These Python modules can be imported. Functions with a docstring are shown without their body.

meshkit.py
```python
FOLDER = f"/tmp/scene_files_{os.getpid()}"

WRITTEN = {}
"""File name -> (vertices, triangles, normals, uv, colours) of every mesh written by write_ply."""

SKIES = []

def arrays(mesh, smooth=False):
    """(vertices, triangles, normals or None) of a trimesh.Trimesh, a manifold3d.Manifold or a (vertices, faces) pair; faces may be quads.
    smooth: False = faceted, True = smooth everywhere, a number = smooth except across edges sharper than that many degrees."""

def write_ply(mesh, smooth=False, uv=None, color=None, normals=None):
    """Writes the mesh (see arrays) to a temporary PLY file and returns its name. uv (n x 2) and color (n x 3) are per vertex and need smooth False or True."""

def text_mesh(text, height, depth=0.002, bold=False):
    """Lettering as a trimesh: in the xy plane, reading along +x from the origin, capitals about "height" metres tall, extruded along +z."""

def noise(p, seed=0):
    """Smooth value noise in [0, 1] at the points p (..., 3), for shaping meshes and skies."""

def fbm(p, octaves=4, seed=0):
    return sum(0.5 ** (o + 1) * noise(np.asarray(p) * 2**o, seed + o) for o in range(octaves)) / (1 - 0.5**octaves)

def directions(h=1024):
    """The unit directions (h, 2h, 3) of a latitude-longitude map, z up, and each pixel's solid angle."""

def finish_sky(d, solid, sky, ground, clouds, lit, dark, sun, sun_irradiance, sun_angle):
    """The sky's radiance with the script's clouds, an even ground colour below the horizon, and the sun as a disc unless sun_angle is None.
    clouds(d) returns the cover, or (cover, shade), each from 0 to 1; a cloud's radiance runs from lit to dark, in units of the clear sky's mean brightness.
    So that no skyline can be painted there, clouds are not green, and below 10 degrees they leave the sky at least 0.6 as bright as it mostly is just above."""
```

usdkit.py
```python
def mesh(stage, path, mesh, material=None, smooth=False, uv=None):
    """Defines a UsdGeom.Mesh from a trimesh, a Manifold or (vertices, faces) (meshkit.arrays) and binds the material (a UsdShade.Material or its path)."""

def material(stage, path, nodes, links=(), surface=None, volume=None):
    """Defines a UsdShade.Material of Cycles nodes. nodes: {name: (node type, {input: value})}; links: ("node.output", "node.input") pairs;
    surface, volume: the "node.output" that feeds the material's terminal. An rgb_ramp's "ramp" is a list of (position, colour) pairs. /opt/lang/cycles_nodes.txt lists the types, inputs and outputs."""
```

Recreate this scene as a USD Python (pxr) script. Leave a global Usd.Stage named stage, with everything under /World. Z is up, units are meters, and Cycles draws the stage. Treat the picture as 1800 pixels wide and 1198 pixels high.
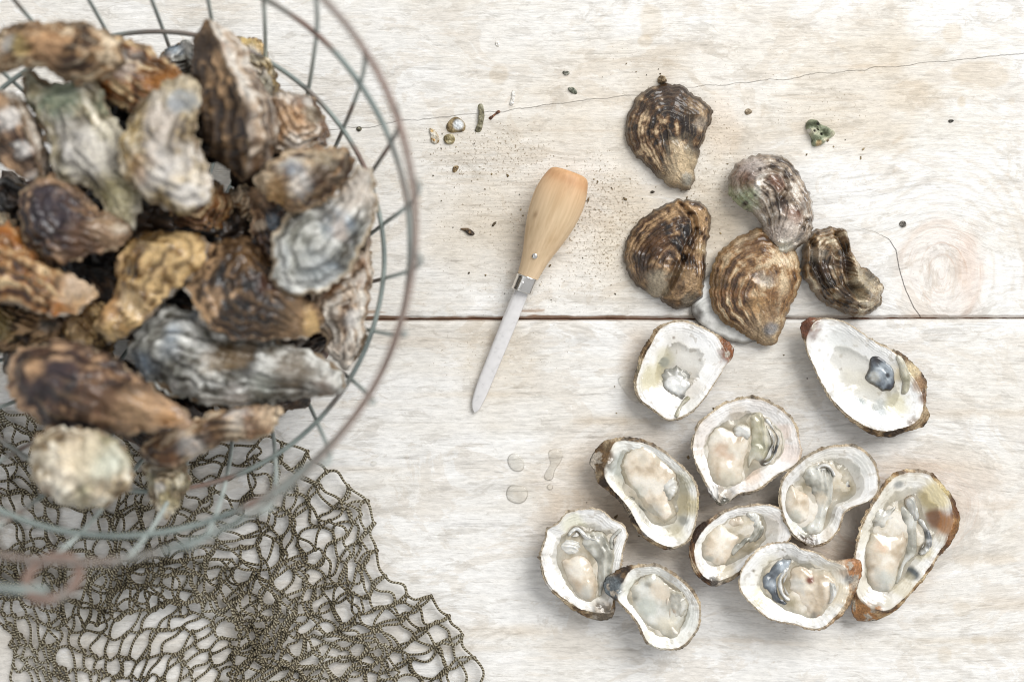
import math, numpy as np, trimesh, usdkit, meshkit
from scipy.interpolate import CubicSpline
from scipy.spatial import cKDTree
from pxr import Usd, UsdGeom, UsdLux, UsdShade, Gf, Sdf, Vt

# ------------------------------------------------------------------ stage, camera, lamps
stage = Usd.Stage.CreateInMemory()
UsdGeom.SetStageUpAxis(stage, UsdGeom.Tokens.z)
UsdGeom.SetStageMetersPerUnit(stage, 1.0)
UsdGeom.Xform.Define(stage, '/World')
UsdGeom.Scope.Define(stage, '/World/Looks')
PX, H = 0.00036, 0.81            # metres of table per photograph pixel, camera height
cam = UsdGeom.Camera.Define(stage, '/World/camera')
cam.AddTranslateOp().Set(Gf.Vec3d(0, 0, H))
cam.CreateHorizontalApertureAttr(36.0)
cam.CreateVerticalApertureAttr(36.0 * 681 / 1024)
cam.CreateFocalLengthAttr(45.0)
cam.CreateClippingRangeAttr(Gf.Vec2f(0.02, 50))
cam.CreateFStopAttr(2.4)
cam.CreateFocusDistanceAttr(H - 0.010)
cam.CreateExposureAttr(0.05)

def rect_lamp(name, pos, target, w, h, power, color):
    l = UsdLux.RectLight.Define(stage, '/World/' + name)
    l.CreateWidthAttr(w); l.CreateHeightAttr(h); l.CreateIntensityAttr(power)
    l.CreateColorAttr(Gf.Vec3f(*color))
    m = Gf.Matrix4d().SetLookAt(Gf.Vec3d(*pos), Gf.Vec3d(*target), Gf.Vec3d(0, 0.2, 1)).GetInverse()
    l.AddTransformOp().Set(m)
    return l
rect_lamp('window_lamp', (2.1, 2.3, 3.0), (0.0, 0.0, 0.0), 2.9, 2.6, 8.3, (1.0, 0.985, 0.965))
rect_lamp('fill_lamp', (-1.5, -0.5, 1.9), (0.0, 0.0, 0.0), 1.6, 1.6, 0.6, (0.96, 0.98, 1.0))
dome = UsdLux.DomeLight.Define(stage, '/World/room_light')
dome.CreateIntensityAttr(0.172)
dome.CreateColorAttr(Gf.Vec3f(0.985, 0.99, 1.0))

# ------------------------------------------------------------------ helpers
rng = np.random.default_rng(7)
fbm, noise = meshkit.fbm, meshkit.noise

def lin(r, g, b):
    c = np.array([r, g, b], float) / 255
    return np.where(c < 0.04045, c / 12.92, ((c + 0.055) / 1.055) ** 2.4)

def W(px, py, z=0.0):
    """photograph pixel (1800 x 1198) and a height -> point of the scene"""
    s = (H - z) / H
    return np.array([(px - 900) * PX * s, -(py - 599) * PX * s, z])

def W2(pts, z=0.0):
    p = np.asarray(pts, float)
    s = (H - z) / H * PX
    return np.stack([(p[:, 0] - 900) * s, -(p[:, 1] - 599) * s], 1)

def crop(pts, x0, y0, k):
    p = np.asarray(pts, float)
    return np.stack([x0 + p[:, 0] / k, y0 + p[:, 1] / k], 1)

def W2_inv(p, z):
    s = (H - z) / H * PX
    return np.stack([900 + p[:, 0] / s, 599 - p[:, 1] / s], 1)

def crop_inv(p, k):
    return np.stack([(p[:, 0] - k[0]) * k[2], (p[:, 1] - k[1]) * k[2]], 1)

def closed(pts, n):
    p = np.asarray(pts, float)
    p = np.vstack([p, p[:1]])
    d = np.r_[0, np.cumsum(np.linalg.norm(np.diff(p, axis=0), axis=1))]
    cs = CubicSpline(d, p, bc_type='periodic')
    fine = cs(np.linspace(0, d[-1], n * 4 + 1))
    l = np.r_[0, np.cumsum(np.linalg.norm(np.diff(fine, axis=0), axis=1))]
    at = np.linspace(0, l[-1], n, endpoint=False)
    return np.stack([np.interp(at, l, fine[:, k]) for k in range(2)], 1)

def area(p):
    return 0.5 * np.sum(p[:, 0] * np.roll(p[:, 1], -1) - np.roll(p[:, 0], -1) * p[:, 1])

def centroid(p):
    q = np.roll(p, -1, 0)
    c = p[:, 0] * q[:, 1] - q[:, 0] * p[:, 1]
    return ((p + q) * c[:, None]).sum(0) / (3 * c.sum())

def by_angle(poly, c, n):
    """radius of the outline in n directions around c (star shaped)"""
    f = closed(poly, 900) - c
    a, r = np.arctan2(f[:, 1], f[:, 0]), np.hypot(f[:, 0], f[:, 1])
    o = np.argsort(a)
    a, r = a[o], r[o]
    th = np.linspace(-np.pi, np.pi, n, endpoint=False)
    return th, np.interp(th, np.r_[a - 2 * np.pi, a, a + 2 * np.pi], np.r_[r, r, r])

def loft(rings, start=True, end=True, wrap=True):
    """rings: (m, n, 3). returns v, f; the caps' centre vertices come last"""
    R = np.asarray(rings, float)
    m, n, _ = R.shape
    v = R.reshape(-1, 3)
    j = np.arange(n if wrap else n - 1)
    k = (j + 1) % n
    f = []
    for i in range(m - 1):
        a, b, c, d = i * n + j, i * n + k, (i + 1) * n + k, (i + 1) * n + j
        f += [np.stack([a, d, c], 1), np.stack([a, c, b], 1)]
    extra = []
    if start:
        extra.append(R[0].mean(0)); ci = len(v)
        f.append(np.stack([np.full(len(j), ci), j, k], 1))
    if end:
        extra.append(R[-1].mean(0)); ci = len(v) + (1 if start else 0)
        f.append(np.stack([np.full(len(j), ci), (m - 1) * n + k, (m - 1) * n + j], 1))
    if extra:
        v = np.vstack([v, extra])
    return v, np.vstack(f)

def loft_attr(A, start=True, end=True):
    A = np.asarray(A, float)
    a = A.reshape(A.shape[0] * A.shape[1], *A.shape[2:])
    ex = ([A[0].mean(0)] if start else []) + ([A[-1].mean(0)] if end else [])
    return np.concatenate([a, np.array(ex)]) if ex else a

used = {}
def numbered(parent, name):
    k = used.get((parent, name), 0)
    used[(parent, name)] = k + 1
    return name if k == 0 else '%s_%03d' % (name, k)

def put(name, v, f, mat, parent='/World', smooth=True, origin=None, **attrs):
    """one Mesh prim under parent with per-vertex attributes; outward faces are made sure of"""
    v, f = np.asarray(v, float), np.asarray(f, int)
    vol = np.einsum('ij,ij->', v[f[:, 0]] - v.mean(0), np.cross(v[f[:, 1]] - v.mean(0), v[f[:, 2]] - v.mean(0)))
    if vol < 0:
        f = f[:, ::-1]
    path = parent + '/' + numbered(parent, name)
    m = UsdGeom.Mesh.Define(stage, path)
    o = np.zeros(3) if origin is None else np.asarray(origin, float)
    vl = v - o
    m.CreatePointsAttr(Vt.Vec3fArray.FromNumpy(vl.astype(np.float32)))
    m.CreateFaceVertexCountsAttr(Vt.IntArray.FromNumpy(np.full(len(f), 3, np.int32)))
    m.CreateFaceVertexIndicesAttr(Vt.IntArray.FromNumpy(f.astype(np.int32).ravel()))
    m.CreateSubdivisionSchemeAttr('none')
    m.CreateExtentAttr(Vt.Vec3fArray.FromNumpy(np.array([vl.min(0), vl.max(0)], np.float32)))
    if smooth:
        n = np.zeros_like(v)
        fn = np.cross(v[f[:, 1]] - v[f[:, 0]], v[f[:, 2]] - v[f[:, 0]])
        for k in range(3):
            for ax in range(3):
                n[:, ax] += np.bincount(f[:, k], fn[:, ax], len(v))
        l = np.linalg.norm(n, axis=1, keepdims=True)
        n = np.where(l > 0, n / np.maximum(l, 1e-30), [0, 0, 1.0])
        m.CreateNormalsAttr(Vt.Vec3fArray.FromNumpy(n.astype(np.float32)))
        m.SetNormalsInterpolation('vertex')
    pv = UsdGeom.PrimvarsAPI(m)
    for k, a in attrs.items():
        a = np.asarray(a, np.float32)
        if a.ndim == 2:
            pv.CreatePrimvar(k, Sdf.ValueTypeNames.Color3fArray, 'vertex').Set(Vt.Vec3fArray.FromNumpy(a))
        else:
            pv.CreatePrimvar(k, Sdf.ValueTypeNames.FloatArray, 'vertex').Set(Vt.FloatArray.FromNumpy(a))
    if origin is not None and parent == '/World':
        m.AddTranslateOp().Set(Gf.Vec3d(*map(float, o)))
    UsdShade.MaterialBindingAPI.Apply(m.GetPrim()).Bind(mat)
    return m.GetPrim()

def tag(prim, label=None, category=None, group=None, kind=None):
    for k, x in (('label', label), ('category', category), ('group', group), ('kind', kind)):
        if x:
            prim.SetCustomDataByKey(k, x)
    return prim

def thing(name, label, category, loc=(0, 0, 0), group=None, kind=None):
    x = UsdGeom.Xform.Define(stage, '/World/' + numbered('/World', name))
    x.AddTranslateOp().Set(Gf.Vec3d(*map(float, loc)))
    return tag(x.GetPrim(), label, category, group, kind)

def join(parts):
    v, f, n = [], [], 0
    for a, b in parts:
        v.append(a); f.append(np.asarray(b) + n); n += len(a)
    return np.vstack(v), np.vstack(f)

def tube(path, r, sides=8, closed_path=False, caps=True):
    p = np.asarray(path, float)
    t = (np.roll(p, -1, 0) - np.roll(p, 1, 0)) if closed_path else np.gradient(p, axis=0)
    t /= np.linalg.norm(t, axis=1, keepdims=True) + 1e-12
    a = np.zeros_like(t)
    a0 = np.cross(t[0], [0, 0, 1.0])
    a0 = np.cross(t[0], [0, 1.0, 0.3]) if np.linalg.norm(a0) < 0.2 else a0
    for i_ in range(len(p)):
        a0 = a0 - t[i_] * (a0 @ t[i_]); a0 = a0 / (np.linalg.norm(a0) + 1e-12); a[i_] = a0
    b = np.cross(t, a)
    th = np.arange(sides) * 2 * np.pi / sides
    rr = np.broadcast_to(r, (len(p),))[:, None, None]
    R = p[:, None] + rr * (np.cos(th)[None, :, None] * a[:, None] + np.sin(th)[None, :, None] * b[:, None])
    if closed_path:
        v, f = loft(np.concatenate([R, R[:1]]), False, False)
        return v, f
    return loft(R, caps, caps)

def smoothstep(a, b, x):
    t = np.clip((x - a) / (b - a), 0, 1)
    return t * t * (3 - 2 * t)

def ramp3(v, d, m, l):
    """dark - mid - light by v in 0..1"""
    v = np.clip(v, 0, 1)[..., None]
    return np.where(v < 0.5, d + (m - d) * v * 2, m + (l - m) * (v * 2 - 1))

# ------------------------------------------------------------------ materials
def mat(name, nodes, links, surface='p.BSDF'):
    return usdkit.material(stage, '/World/Looks/' + name, nodes, links, surface=surface)

M = {}
def painted(name, rough, rough_wet=None, spec=0.5, coat=0.0, bump=0.0006, bscale=900.0, var=0.35, sss=0.0, sscale=0.003, fine=1400.0, coatr=0.06):
    """colour from the vertex colour 'col', broken up by fine noise; 'wet' runs the gloss"""
    spec = spec
    nodes = {'c': ('attribute', {'attribute': 'col'}), 'w': ('attribute', {'attribute': 'wet'}), 'g': ('geometry', {}),
             'n': ('noise_texture', {'scale': fine, 'detail': 3.0, 'roughness': 0.6}),
             'n2': ('noise_texture', {'scale': bscale, 'detail': 4.0, 'roughness': 0.6}),
             'v': ('map_range', {'from_min': 0.3, 'from_max': 0.7, 'to_min': 1 - var, 'to_max': 1 + var * 0.7}),
             'mx': ('mix', {'mix_type': 'multiply', 'fac': 1.0}), 'bs': ('map_range', {'from_min': 0.3, 'from_max': 1.1, 'to_min': 0.8, 'to_max': 0.16, 'clamp': True}), 'sm': ('map_range', {'from_min': 1.0, 'from_max': 1.6, 'to_min': 1.0, 'to_max': 0.12, 'clamp': True}),
             'wc': ('clamp', {}),
             'bp': ('bump', {'distance': bump, 'strength': 0.7}),
             'rr': ('map_range', {'from_min': 0.0, 'from_max': 1.0, 'to_min': rough, 'to_max': rough if rough_wet is None else rough_wet, 'clamp': True}),
             'cw': ('math', {'math_type': 'multiply', 'value2': coat}),
             'cc': ('combine_color', {}),
             'p': ('principled_bsdf', {'specular_ior_level': spec, 'subsurface_weight': sss, 'subsurface_scale': sscale, 'subsurface_radius': (1.0, 0.7, 0.5), 'coat_roughness': coatr})}
    links = [('g.position', 'n.vector'), ('g.position', 'n2.vector'), ('n.fac', 'v.value'), ('v.result', 'cc.r'), ('v.result', 'cc.g'), ('v.result', 'cc.b'),
             ('c.color', 'mx.color1'), ('cc.color', 'mx.color2'), ('mx.color', 'p.base_color'), ('n2.fac', 'bp.height'), ('bp.normal', 'p.normal'),
             ('w.fac', 'wc.value'), ('w.fac', 'sm.value'), ('sm.result', 'mx.fac'), ('w.fac', 'bs.value'), ('bs.result', 'bp.strength'), ('wc.result', 'rr.value'), ('rr.result', 'p.roughness'), ('wc.result', 'cw.value1'), ('cw.value', 'p.coat_weight')]
    M[name] = mat(name, nodes, links)
painted('shell', 0.66, 0.20, spec=0.35, coat=0.95, bump=0.0012, bscale=700.0, var=0.42, fine=900.0, coatr=0.10)
painted('meat', 0.36, 0.30, spec=0.45, coat=0.85, bump=0.0002, bscale=300.0, var=0.10, sss=0.15, sscale=0.003, coatr=0.025)
painted('debris', 0.7, 0.3, coat=0.2, bump=0.0006, bscale=1500.0, var=0.4)
painted('metal_wire', 0.55, 0.45, spec=0.5, bump=0.0002, bscale=1500.0, var=0.3)

def clear(name, tint, ior, rough=0.03, wave=0.0, extra=0.0):
    M[name] = mat(name, {'t': ('transparent_bsdf', {'color': tint}), 'g': ('glossy_bsdf', {'color': (1, 1, 1), 'roughness': rough}),
                         'f': ('fresnel', {'IOR': ior}), 'geo': ('geometry', {}), 'n': ('noise_texture', {'scale': 130.0, 'detail': 2.0}),
                         'b': ('bump', {'distance': wave, 'strength': 1.0}), 'm': ('mix_closure', {}), 'a': ('math', {'math_type': 'add', 'value2': extra})},
                  [('geo.position', 'n.vector'), ('n.fac', 'b.height'), ('b.normal', 'g.normal'), ('b.normal', 'f.normal'), ('f.fac', 'a.value1'), ('a.value', 'm.fac'),
                   ('t.BSDF', 'm.closure1'), ('g.BSDF', 'm.closure2')][0:3] + [('f.fac', 'a.value1'), ('a.value', 'm.fac'), ('t.BSDF', 'm.closure1'), ('g.BSDF', 'm.closure2')], surface='m.closure')
clear('liquor', (0.976, 0.968, 0.946), 1.33, 0.025, 0.0010)
clear('water', (0.975, 0.97, 0.955), 1.25, 0.03, 0.0, 0.0)

# --- white-washed wood: vector attributes 'wood' (grain coordinates), 'knot' (ring coordinate, mask, dirt), colour 'col' (stains, bare patches and painted oyster shade)
def wood_material():
    N, L = {}, []
    N['w'] = ('attribute', {'attribute': 'wood'}); N['k'] = ('attribute', {'attribute': 'knot'}); N['c'] = ('attribute', {'attribute': 'col'})
    N['g'] = ('geometry', {})
    N['sw'] = ('separate_xyz', {}); N['sk'] = ('separate_xyz', {}); N['sp'] = ('separate_xyz', {})
    L += [('w.vector', 'sw.vector'), ('k.vector', 'sk.vector'), ('g.position', 'sp.vector')]
    # fine streaks, long streaks, wide bands
    for nm, sc, d, ro in (('a', (42, 560, 30), 4.0, 0.66), ('b', (7, 150, 20), 4.0, 0.6), ('d', (2.2, 34, 8), 3.0, 0.55)):
        N['m' + nm] = ('mapping', {'scale': sc}); N['n' + nm] = ('noise_texture', {'scale': 1.0, 'detail': d, 'roughness': ro, 'distortion': 0.25})
        L += [('w.vector', 'm%s.vector' % nm), ('m%s.vector' % nm, 'n%s.vector' % nm)]
    def op(name, kind, a, b, clamp=False):
        N[name] = ('math', {'math_type': kind, 'use_clamp': clamp, **({'value1': a} if not isinstance(a, str) else {}), **({'value2': b} if not isinstance(b, str) else {})})
        if isinstance(a, str): L.append((a, name + '.value1'))
        if isinstance(b, str): L.append((b, name + '.value2'))
        return name + '.value'
    def rng_(name, v, a, b, c=0.0, d=1.0):
        N[name] = ('map_range', {'range_type': 'smoothstep', 'from_min': a, 'from_max': b, 'to_min': c, 'to_max': d, 'clamp': True})
        L.append((v, name + '.value'))
        return name + '.result'
    def mixc(name, fac, a, b, kind='mix'):
        N[name] = ('mix', {'mix_type': kind, **({'fac': fac} if not isinstance(fac, str) else {}), **({'color1': tuple(a)} if not isinstance(a, str) else {}), **({'color2': tuple(b)} if not isinstance(b, str) else {})})
        for x, s in ((fac, 'fac'), (a, 'color1'), (b, 'color2')):
            if isinstance(x, str): L.append((x, name + '.' + s))
        return name + '.color'
    # worn patches where the wash has gone thin
    N['np'] = ('noise_texture', {'scale': 9.0, 'detail': 4.0, 'roughness': 0.6, 'distortion': 0.6}); L.append(('g.position', 'np.vector'))
    N['ng'] = ('noise_texture', {'scale': 620.0, 'detail': 3.0, 'roughness': 0.75}); L.append(('g.position', 'ng.vector'))
    N['mf'] = ('mapping', {'scale': (120, 420, 200)}); N['nf'] = ('noise_texture', {'scale': 1.0, 'detail': 5.0, 'roughness': 0.75, 'distortion': 0.4}); L += [('w.vector', 'mf.vector'), ('mf.vector', 'nf.vector')]
    N['ms'] = ('mapping', {'scale': (16, 27, 20)}); N['ns'] = ('noise_texture', {'scale': 1.0, 'detail': 9.0, 'roughness': 0.70, 'distortion': 0.9}); L += [('w.vector', 'ms.vector'), ('ms.vector', 'ns.vector')]
    N['mv'] = ('mapping', {'scale': (30, 88, 20)}); N['nv'] = ('noise_texture', {'scale': 1.0, 'detail': 9.0, 'roughness': 0.74, 'distortion': 0.7}); L += [('w.vector', 'mv.vector'), ('mv.vector', 'nv.vector')]
    streak = op('st1', 'multiply', 'na.fac', 0.45); streak = op('st2', 'add', streak, op('st3', 'multiply', 'nb.fac', 0.35)); streak = op('st4', 'add', streak, op('st5', 'multiply', 'nd.fac', 0.2))
    wear = rng_('wear', op('we', 'add', op('we2', 'multiply', 'np.fac', 0.5), op('we3', 'multiply', 'nd.fac', 0.5)), 0.40, 0.64)
    base = mixc('c1', wear, lin(234, 233, 230), lin(223, 219, 211))
    scr = rng_('scr', 'ns.fac', 0.515, 0.545)
    base = mixc('c1b', op('sc2', 'multiply', scr, 0.45), base, lin(212, 204, 192))
    scg = rng_('scg', 'nv.fac', 0.535, 0.60)
    base = mixc('c1c', op('sc3', 'multiply', scg, 0.40), base, lin(184, 178, 168))
    scw = rng_('scw', 'nv.fac', 0.44, 0.36)
    base = mixc('c1d', op('sc4', 'multiply', scw, 0.6), base, lin(243, 242, 240))
    greys = rng_('gr', streak, 0.47, 0.34)
    base = mixc('c2', op('g1', 'multiply', greys, 0.34), base, lin(150, 146, 140))
    warm = rng_('wa', 'nb.fac', 0.55, 0.72)
    base = mixc('c3', op('wm', 'multiply', op('w1', 'multiply', warm, 0.32), wear), base, lin(204, 186, 164))
    fine = rng_('fi', 'na.fac', 0.40, 0.29)
    base = mixc('c4', op('f1', 'multiply', fine, 0.22), base, lin(120, 110, 98))
    mott = rng_('mo', 'nf.fac', 0.34, 0.66, 0.88, 1.07)
    N['mcc'] = ('combine_color', {}); L += [(mott, 'mcc.r'), (mott, 'mcc.g'), (mott, 'mcc.b')]
    base = mixc('c5', 1.0, base, 'mcc.color', 'multiply')
    base = mixc('c6', 1.0, base, 'c.color', 'multiply')
    # knot rings
    N['kv'] = ('combine_xyz', {}); L.append(('sk.x', 'kv.x'))
    N['kn'] = ('noise_texture', {'scale': 1.0, 'detail': 3.0, 'roughness': 0.6}); N['km'] = ('mapping', {'scale': (420, 1, 1)})
    L += [('kv.vector', 'km.vector'), ('km.vector', 'kn.vector')]
    ring = rng_('ri', 'kn.fac', 0.52, 0.36)
    base = mixc('c7', op('k1', 'multiply', op('k2', 'multiply', ring, 0.50), 'sk.y'), base, lin(186, 152, 128))
    # dirt specks, thick in the dirty zones
    thr = op('d1', 'add', 'ng.fac', op('d2', 'multiply', 'sk.z', 0.135)); thr = op('d3', 'add', thr, op('d4', 'multiply', 'nf.fac', 0.16))
    speck = rng_('sp1', thr, 0.775, 0.85)
    base = mixc('c8', op('d5', 'multiply', speck, 0.75), base, lin(112, 92, 60))
    # long hairline crack across the upper plank and the short one below the knot
    N['cn'] = ('noise_texture', {'scale': 60.0, 'detail': 3.0}); L.append(('g.position', 'cn.vector'))
    cy = op('q1', 'multiply', 'sp.x', 0.115); cq = op('q2', 'multiply', op('q3', 'multiply', 'sp.x', 'sp.x'), -0.015); cy = op('q4', 'add', cy, cq)
    cy = op('q5', 'add', cy, 0.1465); cy = op('q6', 'add', cy, op('q7', 'multiply', op('q8', 'subtract', 'cn.fac', 0.5), 0.006))
    cd = op('q9', 'absolute', op('q10', 'subtract', 'sp.y', cy), 0.0)
    crack = rng_('cr', cd, 0.00034, 0.00010)
    cgate = rng_('cg', 'sp.x', -0.20, -0.09); cgate2 = rng_('ch', 'nb.fac', 0.34, 0.45, 0.25, 1.0)
    crack = op('q11', 'multiply', op('q12', 'multiply', crack, cgate), cgate2)
    base = mixc('c9', op('q13', 'multiply', crack, 0.42), base, lin(74, 66, 58))
    N['fz'] = ('attribute', {'attribute': 'fissure'}); N['sf'] = ('separate_xyz', {}); L.append(('fz.vector', 'sf.vector'))
    fd = op('u1', 'absolute', op('u0', 'add', 'sf.x', op('u00', 'multiply', op('u01', 'subtract', 'nf.fac', 0.5), 0.0009)), 0.0)
    fw = op('u2', 'divide', fd, op('u3', 'add', 'sf.y', 0.00002))
    fis = op('u5', 'multiply', rng_('u4', fw, 1.0, 0.45), op('u6', 'minimum', op('u7', 'multiply', 'sf.y', 3500.0), 1.0))
    base = mixc('c10', op('u8', 'multiply', fis, 0.72), base, lin(46, 40, 36))
    crack = op('u9', 'maximum', crack, fis)
    hgt = op('h1', 'add', op('h2', 'multiply', 'na.fac', 0.55), op('h3', 'multiply', 'nf.fac', 0.45)); hgt = op('h4', 'subtract', hgt, op('h5', 'multiply', crack, 0.8))
    N['bp'] = ('bump', {'distance': 0.0013, 'strength': 0.6}); L.append((hgt, 'bp.height'))
    N['p'] = ('principled_bsdf', {'roughness': 0.62, 'specular_ior_level': 0.3}); L += [(base, 'p.base_color'), ('bp.normal', 'p.normal')]
    return mat('whitewashed_wood', N, L)
M['plank'] = wood_material()

def axis_wood():
    N = {'o': ('attribute', {'attribute': 'obj'}), 'c': ('attribute', {'attribute': 'col'}), 'm': ('mapping', {'scale': (26, 420, 420)}), 'n': ('noise_texture', {'scale': 1.0, 'detail': 4.0, 'roughness': 0.6, 'distortion': 0.3}),
         'm2': ('mapping', {'scale': (9, 90, 90)}), 'n2': ('noise_texture', {'scale': 1.0, 'detail': 3.0, 'distortion': 0.6}),
         'r': ('rgb_ramp', {'ramp': [(0.0, (0.70, 0.66, 0.60)), (0.42, (0.90, 0.88, 0.84)), (0.62, (1.02, 1.01, 1.0)), (1.0, (1.08, 1.06, 1.02))]}),
         'r2': ('rgb_ramp', {'ramp': [(0.3, (0.86, 0.80, 0.72)), (0.55, (1.0, 1.0, 1.0)), (1.0, (1.04, 1.04, 1.04))]}),
         'x': ('mix', {'mix_type': 'multiply', 'fac': 1.0}), 'x2': ('mix', {'mix_type': 'multiply', 'fac': 1.0}), 'b': ('bump', {'distance': 0.0004, 'strength': 0.4}),
         'p': ('principled_bsdf', {'roughness': 0.5, 'specular_ior_level': 0.35})}
    L = [('o.vector', 'm.vector'), ('m.vector', 'n.vector'), ('o.vector', 'm2.vector'), ('m2.vector', 'n2.vector'), ('n.fac', 'r.fac'), ('n2.fac', 'r2.fac'), ('c.color', 'x.color1'), ('r.color', 'x.color2'),
         ('x.color', 'x2.color1'), ('r2.color', 'x2.color2'), ('x2.color', 'p.base_color'), ('n.fac', 'b.height'), ('b.normal', 'p.normal')]
    return mat('handle_wood', N, L)
M['handle'] = axis_wood()
def metal(name, col, rough, metallic, nscale=300.0, bump=0.0002):
    M[name] = mat(name, {'g': ('geometry', {}), 'n': ('noise_texture', {'scale': nscale, 'detail': 4.0}), 'r': ('map_range', {'from_min': 0.3, 'from_max': 0.7, 'to_min': rough * 0.7, 'to_max': rough * 1.3}),
                         'cr': ('rgb_ramp', {'ramp': [(0.25, tuple(np.array(col) * 0.93)), (0.5, col), (1.0, tuple(np.minimum(np.array(col) * 1.05, 0.95)))]}),
                         'b': ('bump', {'distance': bump, 'strength': 0.4}), 'p': ('principled_bsdf', {'metallic': metallic})},
                  [('g.position', 'n.vector'), ('n.fac', 'r.value'), ('n.fac', 'cr.fac'), ('cr.color', 'p.base_color'), ('r.result', 'p.roughness'), ('n.fac', 'b.height'), ('b.normal', 'p.normal')])
metal('blade_steel', (0.78, 0.765, 0.76), 0.42, 0.30, 250.0, 0.00015)
metal('ferrule_steel', (0.74, 0.72, 0.69), 0.20, 1.0)
def twine_material():
    N = {'t': ('attribute', {'attribute': 'twist'}), 'm': ('math', {'math_type': 'multiply', 'value2': 6.28318}), 's': ('math', {'math_type': 'sine'}),
         'r': ('map_range', {'range_type': 'smoothstep', 'from_min': -0.5, 'from_max': 0.7, 'clamp': True}), 'g': ('geometry', {}), 'n': ('noise_texture', {'scale': 28.0, 'detail': 3.0}),
         'n2': ('noise_texture', {'scale': 1100.0, 'detail': 2.0}),
         'ra': ('rgb_ramp', {'ramp': [(0.35, lin(122, 114, 92)), (0.5, lin(158, 150, 128)), (0.68, lin(182, 178, 160))]}),
         'rb': ('rgb_ramp', {'ramp': [(0.35, lin(56, 48, 36)), (0.65, lin(92, 82, 64))]}),
         'x': ('mix', {}), 'v': ('map_range', {'from_min': 0.3, 'from_max': 0.7, 'to_min': 0.75, 'to_max': 1.2}), 'cc': ('combine_color', {}), 'x2': ('mix', {'mix_type': 'multiply', 'fac': 1.0}),
         'b': ('bump', {'distance': 0.0006, 'strength': 0.8}), 'p': ('principled_bsdf', {'roughness': 0.75, 'specular_ior_level': 0.25})}
    L = [('t.fac', 'm.value1'), ('m.value', 's.value1'), ('s.value', 'r.value'), ('g.position', 'n.vector'), ('g.position', 'n2.vector'), ('n.fac', 'ra.fac'), ('n.fac', 'rb.fac'), ('r.result', 'x.fac'),
         ('rb.color', 'x.color1'), ('ra.color', 'x.color2'), ('n2.fac', 'v.value'), ('v.result', 'cc.r'), ('v.result', 'cc.g'), ('v.result', 'cc.b'), ('x.color', 'x2.color1'), ('cc.color', 'x2.color2'),
         ('x2.color', 'p.base_color'), ('r.result', 'b.height'), ('b.normal', 'p.normal')]
    return mat('net_twine', N, L)
M['twine'] = twine_material()
M['under'] = mat('bare_wood', {'g': ('geometry', {}), 'm': ('mapping', {'scale': (20, 300, 60)}), 'n': ('noise_texture', {'scale': 1.0, 'detail': 3.0}),
                 'r': ('rgb_ramp', {'ramp': [(0.3, lin(70, 44, 30)), (0.7, lin(140, 96, 70))]}), 'p': ('principled_bsdf', {'roughness': 0.8})},
                 [('g.position', 'm.vector'), ('m.vector', 'n.vector'), ('n.fac', 'r.fac'), ('r.color', 'p.base_color')])

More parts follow.
